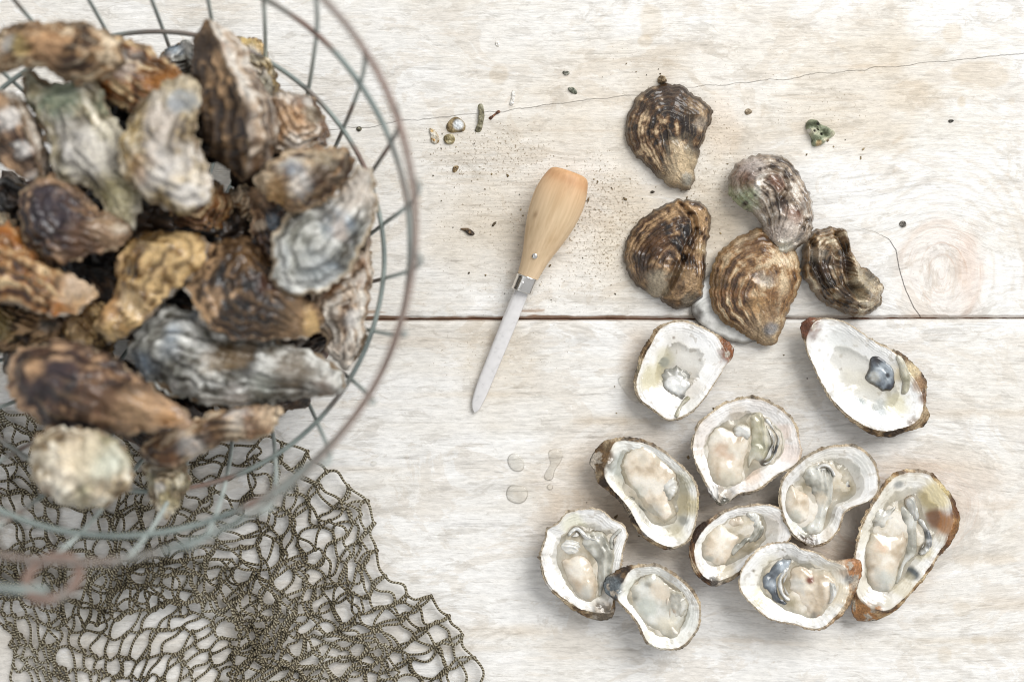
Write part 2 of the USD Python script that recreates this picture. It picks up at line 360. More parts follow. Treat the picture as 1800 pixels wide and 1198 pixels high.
# ------------------------------------------------------------------ table top: two planks
top = thing('table_top', 'weathered whitewashed wooden table top of wide planks with a long seam between them', 'table', (0, 0, 0), kind='structure')
TP = str(top.GetPath())
def paint_blob(P, cx, cy, rx, ry, seed, edge=0.25, rot=0.0):
    """soft irregular mask (0..1) round a photograph pixel"""
    c = W(cx, cy)
    dx, dy = (P[..., 0] - c[0]) / (rx * PX), (P[..., 1] - c[1]) / (ry * PX)
    if rot:
        dx, dy = dx * math.cos(rot) + dy * math.sin(rot), -dx * math.sin(rot) + dy * math.cos(rot)
    q = np.stack([P[..., 0], P[..., 1], np.full(P.shape[:-1], seed * 0.13)], -1)
    r = np.hypot(dx, dy) + (fbm(q * 70, 3, seed) - 0.5) * 0.9
    return 1 - smoothstep(1 - edge, 1 + edge, r)

def seam_y(x):
    px = x / PX + 900
    return -(np.interp(px, [-900, 700, 1200, 1800, 2700], [566, 561.5, 560.5, 559, 557]) - 599) * PX

def plank(lower):
    xs = np.r_[np.linspace(-0.72, -0.34, 40)[:-1], np.arange(-0.34, 0.3401, 0.00125), np.linspace(0.34, 0.72, 40)[1:]]
    edge = 0.0016
    q = np.stack([xs, np.full_like(xs, 3.0 + lower), np.zeros_like(xs)], 1)
    wob = (fbm(q * [60, 1, 1], 4, 3 + lower) - 0.5) * 0.0016
    sy = seam_y(xs) + (-(0.00012) if lower else 0.00016) + (-np.abs(wob) * 0.5 if lower else np.abs(wob) * 1.7)
    wide = smoothstep(-0.13, -0.05, xs) * (1 - smoothstep(0.07, 0.13, xs)) * 0.0022 if not lower else 0 * xs
    sy = sy + wide * 0.15
    outer = -0.42 if lower else 0.42
    near = 0.222
    yy = np.r_[np.arange(0, 0.0048, 0.0003), np.arange(0.0048, near, 0.00127), np.linspace(near, 0.38, 14)]
    sgn = -1 if lower else 1
    Y = sy[None, :] + sgn * yy[:, None]
    X = np.broadcast_to(xs[None, :], Y.shape)
    d = yy[:, None] + 0 * X
    lip = 0.0025 if not lower else 0.0012
    Z = -0.0018 * (1 - smoothstep(0, lip, d)) ** 2 - 0.0006 * (1 - smoothstep(0, lip * 4, d)) ** 2
    q3 = np.stack([X * 6, Y * 55, np.zeros_like(X)], -1)
    Z = Z + (fbm(q3, 3, 11) - 0.5) * 0.0009 * smoothstep(0, 0.004, d)
    P = np.stack([X, Y, Z], -1)
    # grain coordinates flow round the knots
    gx, gy = X.copy(), Y + 0.004 * (fbm(np.stack([X * 4, Y * 5, 0 * X], -1), 2, 21) - 0.5)
    knots = [(1655, 480, 74, 92, 0.35, 1.0), (1560, 900, 175, 105, 0.25, 0.6)] if True else []
    ring, kmask = np.zeros_like(X), np.zeros_like(X)
    for (kx, ky, rx, ry, rot, st) in knots:
        c = W(kx, ky)
        dx, dy = (X - c[0]) / (rx * PX), (Y - c[1]) / (ry * PX)
        a, b = dx * math.cos(rot) - dy * math.sin(rot), dx * math.sin(rot) + dy * math.cos(rot)
        r = np.hypot(a, b)
        gy = gy - (Y - c[1]) * 0.95 / (1 + r ** 2.4) * (1 if not lower or ky > 600 else 0)
        own = (ky > 561) == bool(lower)
        if own:
            rw = r + 0.22 * (fbm(P * 40, 3, 6) - 0.5)
            m = (1 - smoothstep(0.80, 1.08, rw)) * st * smoothstep(0.30, 0.62, fbm(P * 55, 3, 8))
            ring = np.where(m > kmask, rw * 0.040 + 0.006 * fbm(P * 70, 3, 5), ring); kmask = np.maximum(kmask, m)
    col = np.ones(X.shape + (3,))
    def stain_shade(mask, c, k=1.0):  # tints the wood, for real stains and for painted shade
        nonlocal col
        col = col * (1 - (mask * k)[..., None]) + col * np.asarray(c) * (mask * k)[..., None]
    dirt = np.zeros_like(X)
    fiss = np.zeros(X.shape + (3,)); fiss[..., 0] = 1.0
    if not lower:
        for (cx, cy, rx, ry, s, k) in [(1330, 150, 330, 120, 1, 1.0), (1500, 190, 150, 90, 2, 1.0), (1540, 60, 70, 80, 4, 0.9), (1600, 168, 55, 26, 5, 0.9)]:
            stain_shade(paint_blob(P, cx, cy, rx, ry, s, 0.16), (0.93, 0.885, 0.82), 0.55 * k)
        for (cx, cy, rx, ry, s, k) in [(1675, 60, 17, 17, 7, 0.9), (1725, 135, 55, 26, 8, 0.8), (1690, 179, 9, 9, 9, 1.0), (1142, 38, 22, 28, 10, 0.8), (1135, 72, 14, 12, 11, 0.8), (875, 132, 18, 20, 12, 0.7), (1650, 90, 14, 8, 13, .5), (1778, 178, 7, 7, 14, 0.6)]:
            stain_shade(paint_blob(P, cx, cy, rx, ry, s, 0.12), (0.86, 0.79, 0.69), 0.75 * k)
        stain_shade(paint_blob(P, 1660, 480, 84, 98, 15, 0.2), (0.96, 0.91, 0.875), 0.8)
        kc = W(1652, 482); ka, kb = (X - kc[0]) / (72 * PX), (Y - kc[1]) / (92 * PX)
        k1, k2 = ka * math.cos(0.35) - kb * math.sin(0.35), ka * math.sin(0.35) + kb * math.cos(0.35)
        kr = np.hypot(k1, k2) + 0.10 * (fbm(P * 60, 3, 77) - 0.5)
        stain_shade(np.exp(-((kr - 1.0) / 0.07) ** 2) * smoothstep(0.35, 0.55, fbm(P * 45, 2, 78)), (0.84, 0.73, 0.66), 0.5)
        for q_ in range(7):
            stain_shade(np.exp(-((kr - 1.32 - 0.24 * q_) / 0.035) ** 2) * smoothstep(0.42, 0.6, fbm(P * 30 + q_, 3, 79)) * (Y > kc[1] - 0.01) * (X > kc[0] - 0.03), (0.84, 0.79, 0.73), 0.7)
        stain_shade(paint_blob(P, 1700, 470, 16, 60, 16, 0.5, -0.5), (0.88, 0.74, 0.66), 0.55)
        stain_shade(paint_blob(P, 1268, 225, 34, 52, 17, 0.35), (0.92, 0.83, 0.74), 0.6)
        stain_shade(paint_blob(P, 1000, 330, 330, 190, 18, 0.6), (0.93, 0.89, 0.83), 0.8)
        stain_shade(paint_blob(P, 880, 400, 130, 70, 19, 0.6), (0.85, 0.78, 0.68), 0.5)
        stain_shade(paint_blob(P, 1260, 420, 60, 130, 20, 0.6), (0.82, 0.74, 0.62), 0.65)
        stain_shade(paint_blob(P, 1100, 420, 55, 120, 22, 0.6), (0.86, 0.79, 0.68), 0.6)
        stain_shade(paint_blob(P, 1150, 130, 40, 45, 23, 0.6), (0.78, 0.73, 0.66), 0.6)
        for (cx, cy, rx, ry, s, k) in [(870, 270, 150, 60, 24, 1.0), (1060, 390, 90, 130, 25, 1.15), (860, 370, 130, 130, 26, 0.75), (1250, 290, 90, 160, 27, 0.9), (960, 500, 240, 60, 28, 0.6), (1240, 120, 260, 60, 29, 0.5), (1450, 200, 160, 60, 30, 0.55), (1400, 330, 120, 60, 33, 0.4)]:
            dirt = np.maximum(dirt, k * paint_blob(P, cx, cy, rx, ry, s, 0.7))
        # bare wood along the seam edge
        bare = (1 - smoothstep(0.0007, 0.0019, d + (fbm(np.stack([X * 70, Y * 600, 0 * X], -1), 4, 31) - 0.5) * 0.0035)) * np.interp(X, [-0.34, -0.08, 0.07, 0.11, 0.34], [0.9, 1, 1, 0.45, 0.25])
        stain_shade(bare, (0.42, 0.25, 0.165), 0.92)
        bare2 = np.exp(-((d - 0.0045) / 0.0012) ** 2) * smoothstep(0.52, 0.62, fbm(np.stack([X * 55, Y * 420, 0 * X], -1), 3, 32)) * (X < 0.02)
        stain_shade(bare2, (0.50, 0.34, 0.24), 0.8)
        # crack along the knot
        cr = W2([(1500, 398), (1536, 407), (1562, 420), (1575, 440), (1580, 470), (1590, 505), (1606, 540), (1623, 561)])
        from scipy.interpolate import interp1d
        tt = np.linspace(0, 7, 500)
        line = np.stack([np.interp(tt, range(8), cr[:, k]) for k in range(2)], 1)
        dd, ii = cKDTree(line).query(P[..., :2].reshape(-1, 2), distance_upper_bound=0.01)
        dd, ii = dd.reshape(X.shape), np.minimum(ii, 499).reshape(X.shape)
        wdt = np.interp(tt[ii], [0, 1, 2, 3, 6, 7], [0.2, 0.35, 0.7, 1.0, 1.0, 0.9])
        pn = line[ii]; tn = np.gradient(line, axis=0)[ii]
        sg = np.sign(tn[..., 0] * (P[..., 1] - pn[..., 1]) - tn[..., 1] * (P[..., 0] - pn[..., 0]))
        fiss[..., 0] = np.minimum(dd, 0.01) * sg
        end = (ii < 2) | (ii > 497)
        fiss[..., 1] = 0.00040 * wdt * ~(end & (dd > 0.0015))
    else:
        stain_shade(paint_blob(P, 1130, 900, 150, 110, 41, 0.7), (0.86, 0.76, 0.65), 0.7)  # brown shade of the opened oysters, painted into the wood colour
        stain_shade(paint_blob(P, 1060, 860, 110, 90, 42, 0.7), (0.93, 0.87, 0.80), 0.7)  # paler spread of the painted oyster shade, to the lower left
        stain_shade(paint_blob(P, 1480, 1000, 120, 60, 43, 0.6), (0.72, 0.60, 0.48), 0.7)
        stain_shade(paint_blob(P, 1390, 880, 120, 50, 44, 0.6), (0.85, 0.76, 0.66), 0.7)
        stain_shade(paint_blob(P, 1640, 860, 120, 60, 45, 0.5), (0.95, 0.87, 0.82), 0.6)
        stain_shade(paint_blob(P, 1120, 645, 26, 60, 46, 0.5), (0.80, 0.70, 0.60), 0.6)
        stain_shade(paint_blob(P, 870, 640, 60, 90, 47, 0.6), (0.86, 0.80, 0.71), 0.6)
        stain_shade(paint_blob(P, 780, 585, 140, 26, 48, 0.6), (0.80, 0.74, 0.66), 0.55)
        for i in range(26):
            cx, cy = rng.uniform(560, 1780), rng.uniform(600, 1180)
            stain_shade(paint_blob(P, cx, cy, rng.uniform(40, 150), rng.uniform(5, 12), 50 + i, 0.7), (0.88, 0.82, 0.74) if i % 3 else (0.82, 0.82, 0.82), 0.55)
        for (cx, cy, rx, ry, s, k) in [(870, 620, 160, 60, 34, 0.5), (1270, 660, 60, 60, 35, 0.4), (1090, 1000, 120, 60, 36, 0.35), (1680, 1000, 100, 60, 37, 0.35)]:
            dirt = np.maximum(dirt, k * paint_blob(P, cx, cy, rx, ry, s, 0.7))
        for (cx, cy, rx, ry, s) in [(1660, 1150, 12, 13, 71), (1690, 1070, 18, 14, 72), (1720, 1125, 14, 10, 73)]:
            stain_shade(paint_blob(P, cx, cy, rx, ry, s, 0.12), (0.90, 0.86, 0.80), 0.7)
        dk = (1 - smoothstep(0.0, 0.0016, d)) * np.interp(X, [-0.34, -0.1, 0.1, 0.14, 0.34], [0.8, 1, 1, 0.5, 0.35])
        stain_shade(dk, (0.45, 0.40, 0.35), 0.8)
    m, k = X.shape
    # top sheet plus a skirt down the seam side and the outer side
    skirt0 = P[:1].copy(); skirt0[..., 2] = -0.003
    skirt1 = P[-1:].copy(); skirt1[..., 2] = -0.003
    R = np.concatenate([skirt0, P, skirt1])
    v = R.reshape(-1, 3)
    i, j = np.meshgrid(np.arange(m + 1), np.arange(k - 1), indexing='ij')
    a = (i * k + j).ravel(); b = a + 1; c_ = a + k + 1; d_ = a + k
    f = np.vstack([np.stack([a, b, c_], 1), np.stack([a, c_, d_], 1)])
    if lower:
        f = f[:, ::-1]
    ext = lambda A: np.concatenate([A[:1], A, A[-1:]]).reshape(-1, *A.shape[2:])
    wood = np.stack([gx, gy, np.full_like(X, 0.31 * (1 + lower))], -1)
    # rows wound so that the top faces up
    mid = f[len(f) // 4]
    if np.cross(v[mid[1]] - v[mid[0]], v[mid[2]] - v[mid[0]])[2] < 0:
        f = f[:, ::-1]
    put2('plank', v, f, M['plank'], TP, wood=ext(wood), knot=ext(np.stack([ring, kmask, dirt], -1)), col=ext(col), fissure=ext(fiss))

def put2(name, v, f, m_, parent, **attrs):
    """put() for an open sheet whose faces are already the right way round"""
    path = parent + '/' + numbered(parent, name)
    m = UsdGeom.Mesh.Define(stage, path)
    m.CreatePointsAttr(Vt.Vec3fArray.FromNumpy(v.astype(np.float32)))
    m.CreateFaceVertexCountsAttr(Vt.IntArray.FromNumpy(np.full(len(f), 3, np.int32)))
    m.CreateFaceVertexIndicesAttr(Vt.IntArray.FromNumpy(np.ascontiguousarray(f).astype(np.int32).ravel()))
    m.CreateSubdivisionSchemeAttr('none')
    fn = np.cross(v[f[:, 1]] - v[f[:, 0]], v[f[:, 2]] - v[f[:, 0]])
    n = np.zeros_like(v)
    for k in range(3):
        for ax in range(3):
            n[:, ax] += np.bincount(f[:, k], fn[:, ax], len(v))
    n /= np.linalg.norm(n, axis=1, keepdims=True) + 1e-30
    m.CreateNormalsAttr(Vt.Vec3fArray.FromNumpy(n.astype(np.float32))); m.SetNormalsInterpolation('vertex')
    pv = UsdGeom.PrimvarsAPI(m)
    for k, a in attrs.items():
        a = np.asarray(a, np.float32)
        pv.CreatePrimvar(k, Sdf.ValueTypeNames.Color3fArray if a.ndim == 2 else Sdf.ValueTypeNames.FloatArray, 'vertex').Set(Vt.Vec3fArray.FromNumpy(a) if a.ndim == 2 else Vt.FloatArray.FromNumpy(a))
    UsdShade.MaterialBindingAPI.Apply(m.GetPrim()).Bind(m_)
    return m.GetPrim()
plank(0); plank(1)
b = trimesh.creation.box([1.44, 0.09, 0.02]); b.apply_translation([0, seam_y(np.array([0.0]))[0], -0.0135])
put('batten', b.vertices, b.faces, M['under'], TP, smooth=False)

# ------------------------------------------------------------------ oyster shells
def ext_colour(P, t, ang, pal, seed, band=1.0, blot=1.0):
    """growth bands and blotches of the outside of a shell"""
    d, m, l = [np.asarray(x) for x in pal[:3]]
    q = np.stack([t * 15, ang * 1.3, np.full_like(t, seed * 1.7)], -1)
    bnd = fbm(q, 3, seed)
    off = seed * 0.37
    bl = fbm(P * 65 + off, 4, seed + 3)
    fn = fbm(P * 330 + off, 3, seed + 5)
    v = 0.45 + (bnd - 0.5) * 2.1 * band + (bl - 0.5) * 2.3 * blot + (fn - 0.5) * 1.9 + (fbm(P * 150 + off, 3, seed + 6) - 0.5) * 1.3 * blot
    c = ramp3(v, d, m, l)
    if len(pal) > 3:
        ac = smoothstep(0.55, 0.72, fbm(P * 48 + off + 9, 3, seed + 8))[..., None] * 0.8
        c = c * (1 - ac) + np.asarray(pal[3]) * ac
    return c

def growth(P2, O, U, k=1.5):
    tree = cKDTree(O)
    d = tree.query(P2.reshape(-1, 2))[0].reshape(P2.shape[:-1])
    rel = P2 - U
    r = np.hypot(rel[..., 0], rel[..., 1])
    return d, r / (r + k * d + 1e-6), np.arctan2(rel[..., 1], rel[..., 0])

def valve(O, U, z0, Ht, pal, seed, nr=46, wall=None, lam=9, amp=0.0007, lump=0.0035, wave=0.0016, fray=0.0008, hinge_pale=0.5, wet=0.3, spots=(), flip=False, power=0.72, c=None, grooves=(), rim=None, band=1.0, blot=1.0, ledge=0.3):
    """one valve, outside up: v, f, col, wet. O outline (n,2) metres, U umbo."""
    O = np.asarray(O)
    n = len(O)
    if area(O) < 0:
        O = O[::-1]
    tg = np.roll(O, -1, 0) - np.roll(O, 1, 0)
    tg /= np.linalg.norm(tg, axis=1, keepdims=True)
    nm = np.stack([tg[:, 1], -tg[:, 0]], 1)
    fr = fbm(np.c_[O * 380, np.full(n, seed)], 3, seed + 1) - 0.5
    O = O + nm * (fr * 2 * fray)[:, None]
    dense = closed(O, 4 * n)
    c = centroid(O) if c is None else np.asarray(c)
    s = 1 - (1 - np.linspace(0.03, 1, nr)) ** 1.35
    P2 = c + s[:, None, None] * (O - c)[None]
    d, t, ang = growth(P2, dense, U)
    D = d.max()
    q = np.clip(d / D, 0, 1)
    dm = (1 - (1 - q) ** 2.1) ** power
    P3 = np.stack([P2[..., 0], P2[..., 1], np.full(q.shape, seed * 0.11)], -1)
    ph = t * lam + 0.11 * min(lam, 22) * (fbm(P3 * 45, 3, seed + 2) - 0.5) + 0.25 * np.sin(ang * 5 + seed)
    saw = ph - np.floor(ph)
    if ledge > 0.5:
        saw = np.clip(saw * 1.0, 0, 1)
    inner = smoothstep(0, 0.10, q)
    z = Ht * dm + amp * (0.35 + 0.9 * t) * (saw ** 1.6 - 0.4) * (0.35 + 0.65 * inner)
    z = z + (lump * (fbm(P3 * 42, 3, seed + 4) - 0.5) + lump * 0.5 * (0.5 - np.abs(fbm(P3 * 95, 3, seed + 14) - 0.5) * 3)) * inner + 0.0009 * (fbm(P3 * 190, 3, seed + 6) - 0.5)
    z = z + wave * (fbm(np.stack([np.cos(ang) * 2.6, np.sin(ang) * 2.6, t * 1.5 + seed], -1), 3, seed + 7) - 0.5) * (0.4 + inner)
    g_dark = np.zeros_like(z)
    for (line, dep, wd) in grooves:
        L_ = np.stack([np.interp(np.linspace(0, len(line) - 1, 120), range(len(line)), np.asarray(line)[:, k]) for k in range(2)], 1)
        gd = cKDTree(L_).query(P2.reshape(-1, 2))[0].reshape(q.shape)
        g = np.exp(-(gd / wd) ** 2)
        z = z - dep * g + dep * 0.6 * np.exp(-((gd - 2 * wd) / wd) ** 2)
        g_dark = np.maximum(g_dark, g)
    ripple = 0.0010 * (fbm(np.c_[O * 130, np.full(n, seed + 4.0)], 3, seed + 9) - 0.5)
    z = z + ripple[None] * (1 - inner)
    col = ext_colour(P3, t, ang, pal, seed, band, blot)
    pale = np.asarray(pal[2])
    hp = (1 - smoothstep(0.10, 0.42, np.hypot(*(P2 - U).transpose(2, 0, 1)) / (2 * np.sqrt(abs(area(O)) / np.pi)))) * hinge_pale
    col = col * (1 - hp[..., None]) + pale * hp[..., None] * (0.75 + 0.5 * fbm(P3 * 160, 3, seed)[..., None])
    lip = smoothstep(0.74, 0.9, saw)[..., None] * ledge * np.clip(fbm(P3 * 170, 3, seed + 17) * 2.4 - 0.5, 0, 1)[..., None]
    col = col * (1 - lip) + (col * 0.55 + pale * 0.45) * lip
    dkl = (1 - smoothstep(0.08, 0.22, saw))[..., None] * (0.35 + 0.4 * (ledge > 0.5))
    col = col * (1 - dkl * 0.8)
    if rim is not None:
        rm = (1 - smoothstep(0.02, 0.13, q + 0.08 * (fbm(P3 * 150, 2, seed) - 0.5)))[..., None] * 0.8
        col = col * (1 - rm) + np.asarray(rim) * rm
    for (sx, sy, sr, sc, st) in spots:
        m = (1 - smoothstep(0.35, 1.35, np.hypot(P2[..., 0] - sx, P2[..., 1] - sy) / sr + (fbm(P3 * 120, 4, seed + 12) - 0.5) * 2.2))[..., None] * st * np.clip(0.55 + 0.9 * fbm(P3 * 260, 3, seed + 13), 0, 1)[..., None]
        col = col * (1 - m) + np.asarray(sc) * m
    top = np.stack([P2[..., 0], P2[..., 1], z0 + z], -1)
    wall = 0.0022 if wall is None else wall
    nb = 10
    sb = np.linspace(0.985, 0.05, nb)
    B2 = c + sb[:, None, None] * (O - c)[None]
    db = cKDTree(dense).query(B2.reshape(-1, 2))[0].reshape(nb, n)
    qb = np.clip(db / D, 0, 1)
    zb = -0.0012 + 0.0 * qb if wall < 0 else -0.0011 + np.maximum(Ht * (1 - (1 - qb) ** 2.1) ** power - wall - lump * 0.4, 0) * 0.75
    bot = np.stack([B2[..., 0], B2[..., 1], z0 + zb + ripple[None] * (1 - qb)], -1)
    R = np.concatenate([top, bot])
    v, f = loft(R)
    C = np.concatenate([np.clip(col, 0.004, 0.9), np.broadcast_to(lin(150, 130, 105), (nb, n, 3)) * 0.8])
    wt = np.clip(wet + (fbm(P3 * 60, 2, seed + 20) - 0.5) * 0.9, 0, 1) + (0.6 if wet > 1.5 else 0) if wet > 0 else np.zeros_like(q)
    Wt = np.concatenate([wt, np.zeros((nb, n))])
    return v, f, loft_attr(C), loft_attr(Wt)

BROWN = [lin(34, 22, 12), lin(108, 78, 48), lin(206, 180, 144)]
DARK = [lin(24, 15, 8), lin(74, 48, 26), lin(176, 144, 106)]
PINKW = [lin(56, 40, 28), lin(158, 140, 120), lin(220, 212, 200), lin(104, 70, 46)]
TAN = [lin(70, 44, 22), lin(156, 118, 76), lin(214, 192, 158), lin(112, 74, 38)]
CURL = [lin(40, 28, 18), lin(134, 104, 70), lin(212, 198, 170), lin(58, 40, 26)]

K8 = (1050, 100, 2.3036)
def table_valve(name, label, pts, umbo, z0, Ht, pal, seed, spots=(), grooves=(), tilt=None, group=None, n=170, **kw):
    zr = z0 + 0.004
    O = closed(W2(crop(pts, *K8), zr), n)
    U = W2(crop([umbo], *K8), zr)[0]
    sp = []
    for (x, y, r, c, st) in spots:
        p = W2(crop([(x, y)], *K8), zr + Ht * 0.6)[0]
        sp.append((p[0], p[1], r / K8[2] * PX, c, st))
    gr = [(W2(crop(g, *K8), zr + Ht * 0.6), dep, wd) for g, dep, wd in grooves]
    kw.setdefault('band', 1.15); kw.setdefault('blot', 0.85); kw['lam'] = kw.get('lam', 9) * 1.9; kw['amp'] = kw.get('amp', 0.0007) * 0.95; kw.setdefault('fray', 0.0016); kw.setdefault('ledge', 0.45); kw.setdefault('nr', 64)
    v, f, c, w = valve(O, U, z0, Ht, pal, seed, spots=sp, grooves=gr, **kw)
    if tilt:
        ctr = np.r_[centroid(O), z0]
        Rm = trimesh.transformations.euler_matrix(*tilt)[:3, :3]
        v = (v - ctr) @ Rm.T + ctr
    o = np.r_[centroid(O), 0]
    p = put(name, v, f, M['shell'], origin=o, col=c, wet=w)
    return tag(p, label, 'oyster shell', group)

GREEN, GRAYB, CREAM, HOLE = lin(142, 152, 116), lin(150, 156, 160), lin(206, 190, 160), lin(26, 18, 12)
table_valve('oyster_shell', 'fan-shaped brown oyster shell lying alone at the top, pale beak pointing down',
            [(250, 110), (300, 104), (350, 115), (400, 150), (450, 183), (468, 210), (460, 270), (435, 330), (415, 390), (400, 440), (395, 500), (380, 530), (350, 535), (300, 520), (250, 485), (200, 440), (150, 385), (120, 330), (114, 280), (130, 220), (150, 180), (190, 135)],
            (368, 520), 0.0022, 0.0125, BROWN, 3, lam=10, rim=lin(64, 48, 30), wet=0.5, hinge_pale=0.75,
            spots=[(300, 150, 70, lin(52, 34, 20), 0.75), (200, 190, 45, lin(60, 40, 24), 0.7), (400, 210, 55, lin(92, 74, 52), 0.6), (340, 420, 85, lin(196, 178, 146), 0.6), (372, 490, 24, lin(120, 124, 120), 0.8), (160, 330, 50, lin(70, 46, 26), 0.6), (420, 260, 30, lin(170, 160, 146), 0.6)])
table_valve('oyster_shell', 'darkest brown oyster shell with two lobes split by a groove, left of the middle shells',
            [(350, 575), (400, 580), (440, 600), (462, 640), (455, 720), (445, 800), (440, 880), (435, 940), (415, 985), (380, 1005), (340, 1020), (290, 1005), (240, 975), (190, 945), (150, 910), (120, 860), (108, 800), (120, 740), (150, 680), (200, 640), (260, 600), (310, 580)],
            (262, 960), 0.0022, 0.0150, DARK, 5, lam=8, amp=0.0011, lump=0.0055, wet=0.6, hinge_pale=0.3, rim=lin(58, 44, 28),
            grooves=[([(340, 590), (392, 650), (402, 700), (370, 760), (335, 840), (310, 900), (280, 960)], 0.0032, 0.0014)],
            spots=[(250, 930, 55, lin(178, 164, 140), 0.9), (380, 900, 60, lin(150, 124, 92), 0.7), (230, 760, 60, lin(112, 76, 42), 0.5), (200, 820, 45, lin(44, 28, 16), 0.8), (430, 780, 28, lin(180, 156, 118), 0.7), (370, 980, 30, lin(120, 110, 94), 0.7), (160, 900, 30, lin(96, 72, 44), 0.7)])
# the plain white lid under the tan one
zl = 0.004
Of = closed(W2([(1226, 515), (1240, 488), (1275, 470), (1320, 468), (1356, 488), (1376, 520), (1374, 560), (1352, 590), (1325, 601), (1298, 603), (1266, 591), (1240, 576), (1222, 560), (1215, 545)], zl), 120)
WHITE = [lin(205, 205, 200), lin(226, 226, 222), lin(238, 238, 234)]
v, f, c, w = valve(Of, W2([(1218, 545)], zl)[0], 0.0025, 0.0006, WHITE, 9, nr=24, wall=-1, lam=2, amp=0.0002, lump=0.0002, wave=0.0003, rim=lin(92, 82, 66), wet=1.6, ledge=0.0, blot=0.3, hinge_pale=0.0, spots=[(*W2([(1222, 548)], zl)[0], 0.005, lin(60, 52, 44), 0.9)])
tag(put('oyster_shell', v, f, M['shell'], origin=np.r_[centroid(Of), 0], col=c, wet=w), 'flat white shell lid lying inside up, mostly hidden under the tan shell', 'oyster shell')
table_valve('oyster_shell', 'tan brown domed oyster shell with pale beak, lying on a white lid at the seam',
            [(690, 690), (600, 712), (540, 750), (490, 800), (465, 860), (460, 940), (470, 1010), (500, 1060), (540, 1090), (590, 1120), (640, 1150), (690, 1170), (730, 1150), (760, 1080), (790, 1000), (815, 950), (830, 890), (825, 830), (805, 780), (750, 715)],
            (695, 1160), 0.0052, 0.0130, TAN, 7, lam=10, rim=lin(132, 104, 68), wet=0.55, hinge_pale=0.55,
            spots=[(690, 900, 40, lin(140, 132, 124), 0.75), (710, 1100, 28, lin(130, 132, 136), 0.85), (620, 760, 70, lin(96, 66, 38), 0.7), (500, 900, 34, lin(120, 94, 62), 0.6), (760, 930, 40, lin(206, 184, 150), 0.6), (650, 1020, 60, lin(176, 142, 98), 0.5), (710, 1030, 44, lin(88, 64, 42), 0.5)])
table_valve('oyster_shell', 'glossy pinkish kidney-shaped shell with pitted green patch, tip on the tan shell',
            [(540, 470), (570, 430), (620, 400), (680, 390), (740, 398), (790, 430), (830, 480), (860, 540), (880, 610), (876, 680), (855, 740), (820, 770), (780, 797), (740, 808), (710, 790), (690, 750), (672, 700), (652, 655), (620, 625), (580, 600), (545, 570), (530, 520)],
            (748, 795), 0.0078, 0.0150, PINKW, 14, lam=7, amp=0.0010, lump=0.0045, wet=0.95, hinge_pale=0.55, c=W2(crop([(745, 590)], *K8), 0.018)[0], rim=lin(96, 82, 66),
            grooves=[([(640, 470), (700, 450), (750, 470), (770, 530), (740, 570)], 0.0022, 0.0012), ([(670, 690), (690, 740), (760, 770), (810, 745), (850, 660)], 0.0018, 0.0010)],
            spots=[(590, 570, 62, GREEN, 0.95), (720, 500, 40, lin(112, 70, 46), 0.85), (790, 640, 36, lin(120, 78, 52), 0.75), (640, 440, 60, lin(176, 166, 160), 0.7), (840, 600, 30, lin(88, 74, 66), 0.7), (607, 587, 11, HOLE, 1.0), (738, 650, 10, HOLE, 1.0), (660, 455, 7, HOLE, .9), (570, 560, 6, HOLE, .9), (550, 590, 7, HOLE, .9), (640, 560, 5, HOLE, .8), (700, 610, 5, HOLE, .8), (755, 700, 5, HOLE, .8), (690, 660, 5, HOLE, .8), (620, 610, 5, HOLE, .8), (580, 610, 5, HOLE, .8), (760, 690, 60, lin(206, 190, 178), 0.5), (770, 780, 40, lin(206, 202, 184), 0.8)])
table_valve('oyster_shell', 'curled snail-like brown and cream shell, rightmost of the rough shells',
            [(960, 688), (1000, 695), (1022, 740), (1032, 790), (1060, 830), (1110, 865), (1150, 905), (1165, 960), (1150, 1000), (1110, 1035), (1050, 1048), (990, 1030), (930, 1000), (880, 950), (845, 900), (830, 850), (835, 790), (850, 740), (890, 700), (925, 688)],
            (1135, 940), 0.0022, 0.0150, CURL, 16, lam=9, amp=0.0011, lump=0.0050, wet=0.75, hinge_pale=0.3, rim=lin(110, 88, 60), c=W2(crop([(975, 890)], *K8), 0.01)[0],
            grooves=[([(985, 720), (1010, 790), (1015, 860), (1020, 920), (1060, 965)], 0.0060, 0.0026), ([(880, 740), (880, 830), (920, 920), (990, 990), (1080, 1010)], 0.0022, 0.0012)],
            spots=[(1000, 850, 34, lin(54, 36, 22), 0.8), (1090, 900, 45, lin(150, 136, 108), 0.7), (1115, 880, 30, lin(48, 40, 30), 0.7), (900, 800, 34, lin(176, 164, 146), 0.6), (1010, 945, 30, lin(46, 32, 22), 0.8), (930, 850, 40, lin(70, 48, 32), 0.7)])

